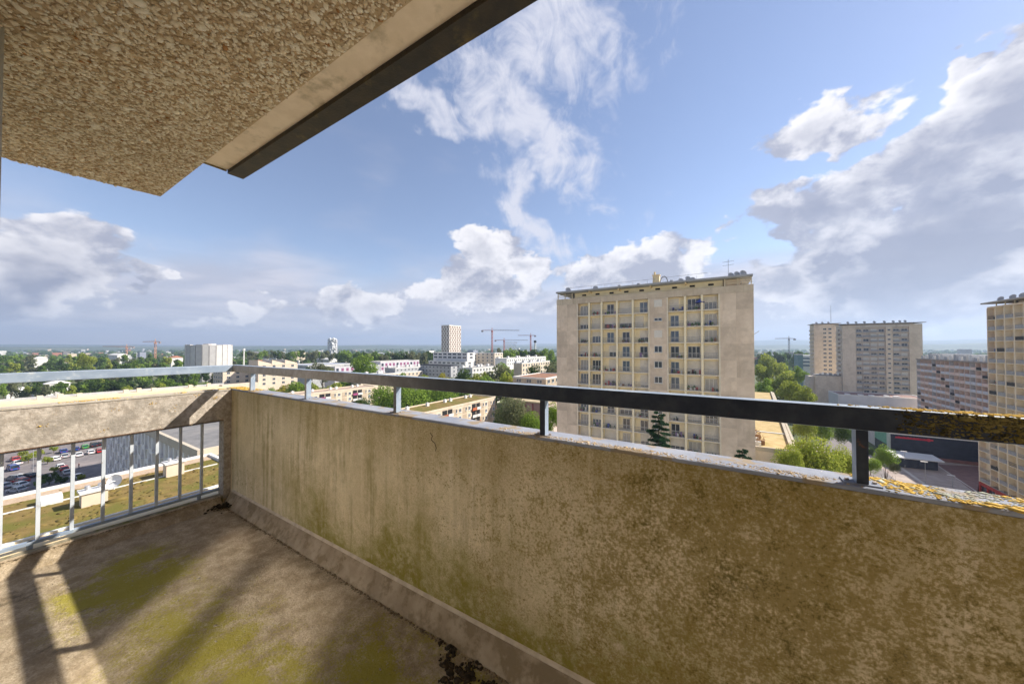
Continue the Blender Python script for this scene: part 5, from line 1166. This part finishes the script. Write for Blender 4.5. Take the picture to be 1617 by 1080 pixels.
# ------------------------------------------------------------------ trees
def leafmat(name, c1, c2, c3):
    m = bpy.data.materials.new(name); MATS[name] = m; m.use_nodes = True; nt = m.node_tree; N = nt.nodes.new; L = nt.links.new; nt.nodes.clear()
    out = N('ShaderNodeOutputMaterial'); g = N('ShaderNodeNewGeometry'); n1 = N('ShaderNodeTexNoise'); n1.inputs['Scale'].default_value = .55; n1.inputs['Detail'].default_value = 3; L(g.outputs['Position'], n1.inputs[0])
    wn = N('ShaderNodeTexWhiteNoise'); wn.noise_dimensions = '1D'; L(g.outputs['Random Per Island'], wn.inputs['W'])
    def mix(f, a, b):
        n = N('ShaderNodeMix'); n.data_type = 'RGBA'; L(f, n.inputs['Factor'])
        for k_, x in (('A', a), ('B', b)):
            if isinstance(x, tuple): n.inputs[k_].default_value = (*x, 1)
            else: L(x, n.inputs[k_])
        return n.outputs['Result']
    r = N('ShaderNodeMapRange'); L(n1.outputs['Fac'], r.inputs['Value']); r.inputs['From Min'].default_value = .35; r.inputs['From Max'].default_value = .65
    w3 = N('ShaderNodeMath'); w3.operation = 'POWER'; L(wn.outputs['Value'], w3.inputs[0]); w3.inputs[1].default_value = 2.2
    c = mix(w3.outputs[0], mix(r.outputs[0], c1, c2), c3)
    d = N('ShaderNodeBsdfDiffuse'); t = N('ShaderNodeBsdfTranslucent'); L(c, d.inputs['Color']); L(c, t.inputs['Color'])
    ms = N('ShaderNodeMixShader'); ms.inputs[0].default_value = .45; L(d.outputs[0], ms.inputs[1]); L(t.outputs[0], ms.inputs[2]); L(ms.outputs[0], out.inputs[0]); return m
LEAF = {'dark': leafmat('leaf_dark', (0.048, 0.087, 0.026), (0.080, 0.129, 0.035), (0.120, 0.177, 0.048)), 'mid': leafmat('leaf_mid', (0.087, 0.160, 0.032), (0.137, 0.217, 0.045), (0.209, 0.289, 0.064)),
        'lime': leafmat('leaf_lime', (0.209, 0.273, 0.035), (0.304, 0.353, 0.057), (0.433, 0.450, 0.097)), 'fresh': leafmat('leaf_fresh', (0.147, 0.236, 0.035), (0.212, 0.313, 0.047), (0.319, 0.425, 0.088)), 'grey': leafmat('leaf_grey', (0.137, 0.160, 0.080), (0.192, 0.209, 0.105), (0.273, 0.273, 0.144)),
        'gold': leafmat('leaf_gold', (0.236, 0.236, 0.035), (0.330, 0.301, 0.047), (0.437, 0.378, 0.083)), 'fir': leafmat('leaf_fir', (0.024, 0.064, 0.035), (0.040, 0.087, 0.048), (0.064, 0.129, 0.064))}
BARK = mat('bark', (.10, .075, .05), (.16, .12, .085), 3, .95)
def leaves(rs, cen, rad, n, size, flat=0.0):
    """n leaf quads over the given lumps"""
    w = rad ** 2; k_ = rs.choice(len(cen), n, p=w / w.sum()); d = rs.randn(n, 3); d /= np.linalg.norm(d, axis=1)[:, None]
    r = rad[k_] * (.55 + .5 * rs.rand(n) ** .5); p = cen[k_] + d * r[:, None] * np.array([1, 1, .85])
    nr = d * .8 + rs.randn(n, 3) * .6 + np.array([0, 0, .25]); nr /= np.linalg.norm(nr, axis=1)[:, None]
    a = np.cross(nr, rs.randn(n, 3)); a /= np.linalg.norm(a, axis=1)[:, None]; b = np.cross(nr, a); s = size * (.6 + .8 * rs.rand(n))[:, None]
    v = np.stack([p - a * s, p - b * s * .55, p + a * s, p + b * s * .55], 1); return v.reshape(-1, 3), np.arange(n * 4).reshape(n, 4)
def tree_template(seed, n=2600, tall=1.0, size=.075, lumps=20):
    """crown about 2 wide, foot at z 0, total height 2.6*tall"""
    rs = np.random.RandomState(seed); Hh = 2.6 * tall; c0 = Hh * .60; cen = []; rad = []
    for i in range(lumps):
        d = rs.randn(3); d /= np.linalg.norm(d); r = rs.rand() ** .4
        p = d * r * np.array([.66, .66, Hh * .285]); cen.append(p + [0, 0, c0]); rad.append(rs.uniform(.24, .42) * (1.1 - .25 * max(0, p[2] / (Hh * .3))))
    v, f = leaves(rs, np.array(cen), np.array(rad), n, size); crown = arr_mesh('crown', v, f, LEAF['mid'])
    b = MB(); b.tube((0, 0, 0), (.02, .01, c0 * .55), .062, .045, 8); b.tube((.02, .01, c0 * .55), (0, .03, c0 * 1.15), .045, .02, 7)
    for i in range(9):
        p = cen[i % lumps]; z = c0 * rs.uniform(.42, .8); b.tube((.015, .01, z), tuple(p * np.array([.85, .85, 1])), .026, .008, 5)
    return crown, b.mesh('trunk', [BARK])
TPL = [tree_template(i, 4200, t, .058, l) for i, (t, l) in enumerate(((1.0, 18), (1.05, 24), (.92, 15), (1.25, 22)))]
TPLF = [tree_template(i + 20, 900, t, .12, 12) for i, t in enumerate((1.0, .95, 1.1))]      # far trees
TPLC = tree_template(40, 1100, 2.2, .085, 26)                                                # columns
NEAR = [tree_template(i + 60, 9000, .95, .036, 34) for i in range(2)]
def tree(px, ytop, D, rpx, col, tpl, label, group, name='tree'):
    """tree whose top shows at (px, ytop) when D metres ahead; foot on the ground, crown as wide as rpx says"""
    a = dep(px, ytop, D); h = max(2.2, a.z); th = math.atan((px - 808.5) / FPX); r = rpx * D / FPX * cos(th); cr, tr = tpl
    if 'H' not in cr: cr['H'] = max(v.co.z for v in cr.vertices)
    Hh = cr['H']; rz = min(h / Hh, r * 1.25) if tpl is not TPLC else h / Hh
    t = thing(name, label, 'tree' if name == 'tree' else name, (a.x, a.y, 0), group); an = random.random() * 6.28
    o = put('crown', cr, t, (a.x, a.y, h - Hh * rz), an, (r, r, rz)); o.material_slots[0].link = 'OBJECT'; o.material_slots[0].material = LEAF[col]
    put('trunk', tr, t, (a.x, a.y, 0), an, (r, r, (h - Hh * rz * .25) / Hh)); return t
R = random.Random(3)
def nth(i): return ('first second third fourth fifth sixth seventh eighth ninth tenth eleventh twelfth thirteenth fourteenth fifteenth sixteenth seventeenth eighteenth nineteenth twentieth'.split() + ['twenty-%s' % q for q in 'first second third fourth fifth sixth seventh eighth ninth'.split()] + ['thirtieth'] + ['thirty-%s' % q for q in 'first second third fourth fifth sixth seventh eighth ninth'.split()])[i]
G1 = 'trees between the estate blocks'
for px, yt, D, r, c, tp, lab in ((650, 597, 140, 36, 'fresh', 1, 'big bright green tree left of the mossy-roofed block, at its middle'), (612, 603, 146, 27, 'fresh', 0, 'big bright green tree beside the magenta-balconied block'), (694, 603, 150, 28, 'fresh', 2, 'green tree behind the chimneys of the mossy-roofed block'), (573, 627, 128, 13, 'dark', 0, 'small dark green tree in front of the magenta-balconied block'), (740, 606, 165, 24, 'fresh', 1, 'green tree rising behind the right end of the mossy-roofed block'),
        (812, 622, 96, 27, 'grey', 2, 'grey-green tree beside the right end of the mossy-roofed block'), (840, 648, 92, 20, 'fresh', 0, 'green tree in front of the mauve office block'), (862, 662, 88, 12, 'fresh', 2, 'small round shrub-like tree below the mauve office windows'),
        (573, 558, 240, 17, 'fresh', 3, 'tall light green tree in front of the white school'), (510, 571, 255, 13, 'grey', 0, 'pale willow in front of the blue-grey warehouse'), (491, 577, 250, 10, 'dark', 2, 'low dark tree at the end of the warehouse'), (448, 606, 190, 13, 'gold', 0, 'yellowish tree left of the gravel-roofed block'), (497, 603, 186, 16, 'lime', 2, 'lime tree above the gravel roof'), (525, 602, 190, 14, 'lime', 0, 'second lime tree behind the gravel-roofed block'), (430, 611, 176, 9, 'fresh', 1, 'small tree below the cream houses'),
        (704, 588, 190, 14, 'gold', 2, 'yellowing tree left of the white estate block'), (727, 580, 196, 16, 'dark', 1, 'dark tree in front of the navy-roofed block'), (751, 586, 184, 18, 'lime', 0, 'lime green tree in front of the white estate block'), (783, 574, 190, 24, 'grey', 2, 'big grey willow right of the white estate block'), (818, 596, 168, 13, 'gold', 0, 'small golden tree under the white gable'), (838, 588, 178, 17, 'fresh', 3, 'green tree in front of the white gable block'), (843, 575, 186, 9, 'dark', 3, 'narrow dark tree between the white gable and the willow'), (866, 570, 182, 18, 'grey', 1, 'brownish willow against the left edge of the near tower'), (800, 571, 232, 12, 'fresh', 1, 'green tree between the white block and the white gable'), (768, 592, 176, 16, 'fresh', 0, 'green tree in front of the grey willow'), (805, 586, 172, 15, 'lime', 1, 'lime tree between the willow and the golden tree'), (680, 590, 200, 15, 'lime', 1, 'lime tree at the end of the long grey-roofed block'), (850, 594, 160, 16, 'lime', 2, 'lime tree just above the handrail left of the near tower'), (640, 588, 216, 12, 'fresh', 2, 'green tree above the handrail behind the second long block'), (545, 592, 210, 15, 'fresh', 1, 'green tree above the handrail right of the lime trees'), (470, 600, 178, 13, 'fresh', 0, 'green tree at the left end of the gravel-roofed block'), (876, 634, 86, 16, 'fresh', 1, 'green tree squeezed between the mauve offices and the near tower'), (795, 640, 104, 18, 'dark', 0, 'dark green tree at the end wall of the mossy-roofed block')):
    tree(px, yt, D, r * (1.2 if D < 152 else 1.5), c, NEAR[tp % 2] if D < 152 else TPL[tp], lab, G1)
G2 = 'trees right of the near tower'
for px, yt, D, r, c, tp, lab in ((1218, 557, 270, 22, 'lime', 1, 'yellow-green tree topping the row behind the near tower'), (1201, 574, 225, 15, 'lime', 0, 'yellow-green tree against the right edge of the near tower'), (1262, 577, 262, 15, 'fresh', 2, 'round green tree in front of the teal block'), (1232, 583, 190, 24, 'lime', 1, 'broad yellow-green tree above the straw roof'), (1252, 598, 150, 22, 'lime', 0, 'bright yellow-green tree behind the handrail'), (1272, 608, 142, 18, 'lime', 2, 'bright yellow-green tree right of the straw roof edge'), (1205, 596, 170, 18, 'fresh', 2, 'green tree right behind the near tower edge'),
        (1268, 655, 100, 20, 'lime', 0, 'light tree under the handrail beside the straw roof coping'), (1296, 650, 104, 24, 'fresh', 1, 'green tree under the handrail over the parking lane'), (1330, 668, 84, 17, 'dark', 2, 'dark green tree left of the big handrail post'), (1374, 704, 104, 9, 'dark', 3, 'slim dark tree right of the big handrail post'), (1398, 701, 84, 21, 'fresh', 1, 'leafy tree at the corner of the plaza'), (1378, 722, 78, 14, 'fresh', 0, 'small green tree between the post and the plaza'), (1412, 730, 74, 10, 'grey', 2, 'thin grey-green tree above the parapet coping at the plaza')):
    tree(px, yt, D, r * 1.25, c, NEAR[tp % 2] if D < 110 else TPL[tp], lab, G2)
for px, yt, D, r, c, tp, lab in ((1288, 688, 50, 58, 'lime', 0, 'big lime green tree crown right below the parapet beside the big post'), (1246, 699, 48, 34, 'lime', 1, 'lime green crown at the corner of the low wing'), (1334, 702, 52, 36, 'lime', 1, 'lime green crown in front of the big handrail post')):
    tree(px, yt, D, r, c, NEAR[tp], lab, G2)
# cedar in front of the near tower
def cedar(px, ytop, D, rpx, label, seed):
    a = dep(px, ytop, D); rs = np.random.RandomState(seed); h = a.z; r = rpx * D / FPX; t = thing('cedar', label, 'tree', (a.x, a.y, 0)); V_ = []; b = MB()
    b.tube((a.x, a.y, 0), (a.x, a.y, h * .98), .38, .04, 8); z = h * .30; n = 0
    while z < h - .25:
        f_ = (h - z) / (h * .45); L_ = r * (.12 + .88 * min(f_, 1.25) ** .8) * rs.uniform(.75, 1.1); an = n * 2.4 + rs.rand() * .5; n += 1
        d = Vector((cos(an), sin(an), 0)); tip = Vector((a.x, a.y, z)) + d * L_ + Vector((0, 0, L_ * rs.uniform(-.22, .12))); b.tube((a.x, a.y, z), tip, .06, .015, 4)
        m = int(330 * max(.3, L_)); tt = rs.rand(m) ** .7; sd = Vector((-d.y, d.x, 0))
        for q in range(m):
            wq = L_ * .30 * (1 - tt[q] * .7) * rs.randn() * .8; p = Vector((a.x, a.y, z)).lerp(tip, tt[q]) + sd * wq + Vector((0, 0, -abs(wq) * .35 + rs.randn() * .05))
            dd = (d * .7 + sd * (1 if wq > 0 else -1) * .8 + Vector((0, 0, -.25 + rs.randn() * .3))).normalized() * .30; e = dd.cross(Vector((rs.randn(), rs.randn(), rs.randn()))).normalized() * .06
            V_ += [p - e, p + dd * .6 + e * 1.2, p + dd, p + e]
        z += rs.uniform(.16, .30) * (1 if z > h * .55 else 1.6)
    b.build('trunk', BARK, t); v = np.array([tuple(q) for q in V_]) - np.array(WL[t.name]); put('crown', arr_mesh('crown', v, np.arange(len(v)).reshape(-1, 4), LEAF['fir']), t, WL[t.name])
cedar(1040, 648, 44, 46, 'dark green cedar top in front of the near tower', 5); cedar(1172, 706, 42, 38, 'cedar branch tip rising over the coping at the tower foot', 6)
# shrubs round the car park
for px, py, D_, r, c, lab in ((45, 728, 0, 14, 'lime', 'yellow-green shrub between the parked cars at the left'), (60, 722, 0, 13, 'lime', 'yellow-green shrub left of the second bar'), (75, 730, 0, 11, 'lime', 'low yellow-green shrub between bars and cars'), (36, 720, 0, 10, 'lime', 'small yellow-green shrub by the red hatchback'), (78, 762, 0, 18, 'dark', 'dark green shrub behind the second bar'), (96, 764, 0, 15, 'dark', 'dark green shrub right of the second bar'), (64, 768, 0, 13, 'mid', 'mid green shrub at the roof coping'), (86, 744, 0, 9, 'lime', 'light shrub above the dark ones'), (128, 757, 0, 8, 'lime', 'small light shrub at the edge of the empty asphalt'), (85, 712, 0, 9, 'lime', 'light shrub left of the blue saloon')):
    g = on(px, py + 4, 2, 0); D = (g - Vector((0, 0, CAMZ))).dot(FV); tree(px, py - r * .9, D, r, c, TPLF[0], lab, 'shrubs round the car park', 'shrub')
# wood on the left: the nearer trees one by one
k_ = 0
WOODL = ['front row of the left woods', 'second row of the left woods', 'third row of the left woods', 'farthest row of the left woods']; TONE = {'dark': 'dark green', 'mid': 'mid green', 'grey': 'grey-green', 'fresh': 'fresh green', 'lime': 'lime green', 'gold': 'olive'}
rows = ((3, 330, 604, 232, 26, 15, 0), (3, 345, 588, 290, 24, 15, 1), (3, 350, 573, 370, 30, 13, 2), (3, 360, 563, 480, 36, 10, 3))
for x0, x1, yt, D, n, r, ri in rows:
    k_ = 0
    for i in range(n):
        px = x0 + (x1 - x0) * (i + R.uniform(.1, .9)) / n
        if 285 < px < 372 and ri > 1: continue
        yy = yt + R.uniform(-5, 5) + (px - 100) * -.01; c = R.choice(('dark', 'mid', 'fresh', 'grey', 'lime', 'mid'))
        tree(px, yy, D * R.uniform(.93, 1.08), r * R.uniform(.75, 1.35), c, R.choice(TPLF), '%s tree, %s from the left in the %s' % (TONE[c], nth(k_), WOODL[ri]), 'trees of the left woods'); k_ += 1
tree(137, 556, 330, 17, 'lime', TPL[1], 'big pale green tree rising out of the left woods', None); tree(213, 558, 300, 8, 'mid', TPLC, 'tall pointed green tree at the right of the left woods', None)
tree(150, 597, 222, 17, 'dark', TPL[2], 'very dark tree above the cement panel', None); tree(180, 598, 226, 20, 'dark', TPL[0], 'dark green tree right of the very dark one above the cement panel', None); tree(262, 597, 225, 22, 'mid', TPL[1], 'bright green tree under the handrail left of the corner', None)
# trees before the skyline in the middle
MID = ['tree belt below the far white tower', 'tree belt left of the chequered tower', 'tree belt between crane and near tower', 'tree belt right of the near tower']
for x0, x1, yt, D, n, r, ri in ((380, 560, 554, 560, 26, 8, 0), (560, 700, 556, 470, 24, 10, 1), (790, 876, 551, 430, 14, 11, 2), (1192, 1290, 556, 520, 10, 9, 3)):
    for i in range(n):
        px = x0 + (x1 - x0) * (i + R.uniform(.1, .9)) / n; c = R.choice(('dark', 'mid', 'fresh', 'grey')); tree(px, yt + R.uniform(-2.5, 3), D * R.uniform(.9, 1.1), r * R.uniform(.75, 1.3), c, R.choice(TPLF), '%s tree, %s from the left in the %s' % (TONE[c], nth(i), MID[ri]), 'trees before the skyline')
tree(855, 556, 400, 9, 'gold', TPLF[0], 'orange autumn tree left of the near tower', None)
# far woodland as one mass
rs = np.random.RandomState(91); n = 4800; px = rs.uniform(-1100, 2300, n); D = 520 * np.exp(rs.rand(n) * 2.2); V_ = []
q = 22; base = rs.randn(n, q, 3); base /= np.linalg.norm(base, axis=2)[..., None]
x = (px - 808.5) / FPX * D; cx = RV.x * x + FV.x * D; cy = RV.y * x + FV.y * D; rr = rs.uniform(4, 8, n) * (1 + D / 2500); hh = rs.uniform(9, 19, n)
cen = np.stack([cx, cy, hh * .62], 1)[:, None] + base * np.stack([rr, rr, hh * .42], 1)[:, None]
a = np.cross(base, rs.randn(n, q, 3)); a /= np.linalg.norm(a, axis=2)[..., None]; b_ = np.cross(base, a); s = (rr * .55)[:, None, None] * (.7 + .6 * rs.rand(n, q, 1))
v = np.stack([cen - a * s, cen - b_ * s * .8, cen + a * s, cen + b_ * s * .8], 2).reshape(-1, 3)
tag(put('woodland', arr_mesh('woodland', v, np.arange(len(v)).reshape(-1, 4), [LEAF['dark'], LEAF['mid'], LEAF['grey']], mi=np.repeat(rs.choice(3, n, p=[.5, .35, .15]), q))), 'far woodland and scattered trees towards the horizon', 'woodland', kind='stuff')

# ------------------------------------------------------------------ hazy air
hz = MB(); hz.box(-11500, 11500, -11500, 11500, -1.5, 420)
m = bpy.data.materials.new('hazy_air'); m.use_nodes = True; nt = m.node_tree; nt.nodes.clear(); o_ = nt.nodes.new('ShaderNodeOutputMaterial'); pv = nt.nodes.new('ShaderNodeVolumePrincipled')
pv.inputs['Color'].default_value = (.58, .74, 1, 1); pv.inputs['Density'].default_value = HAZE; pv.inputs['Anisotropy'].default_value = .2; nt.links.new(pv.outputs[0], o_.inputs['Volume'])
tag(hz.build('haze', m), kind='stuff')
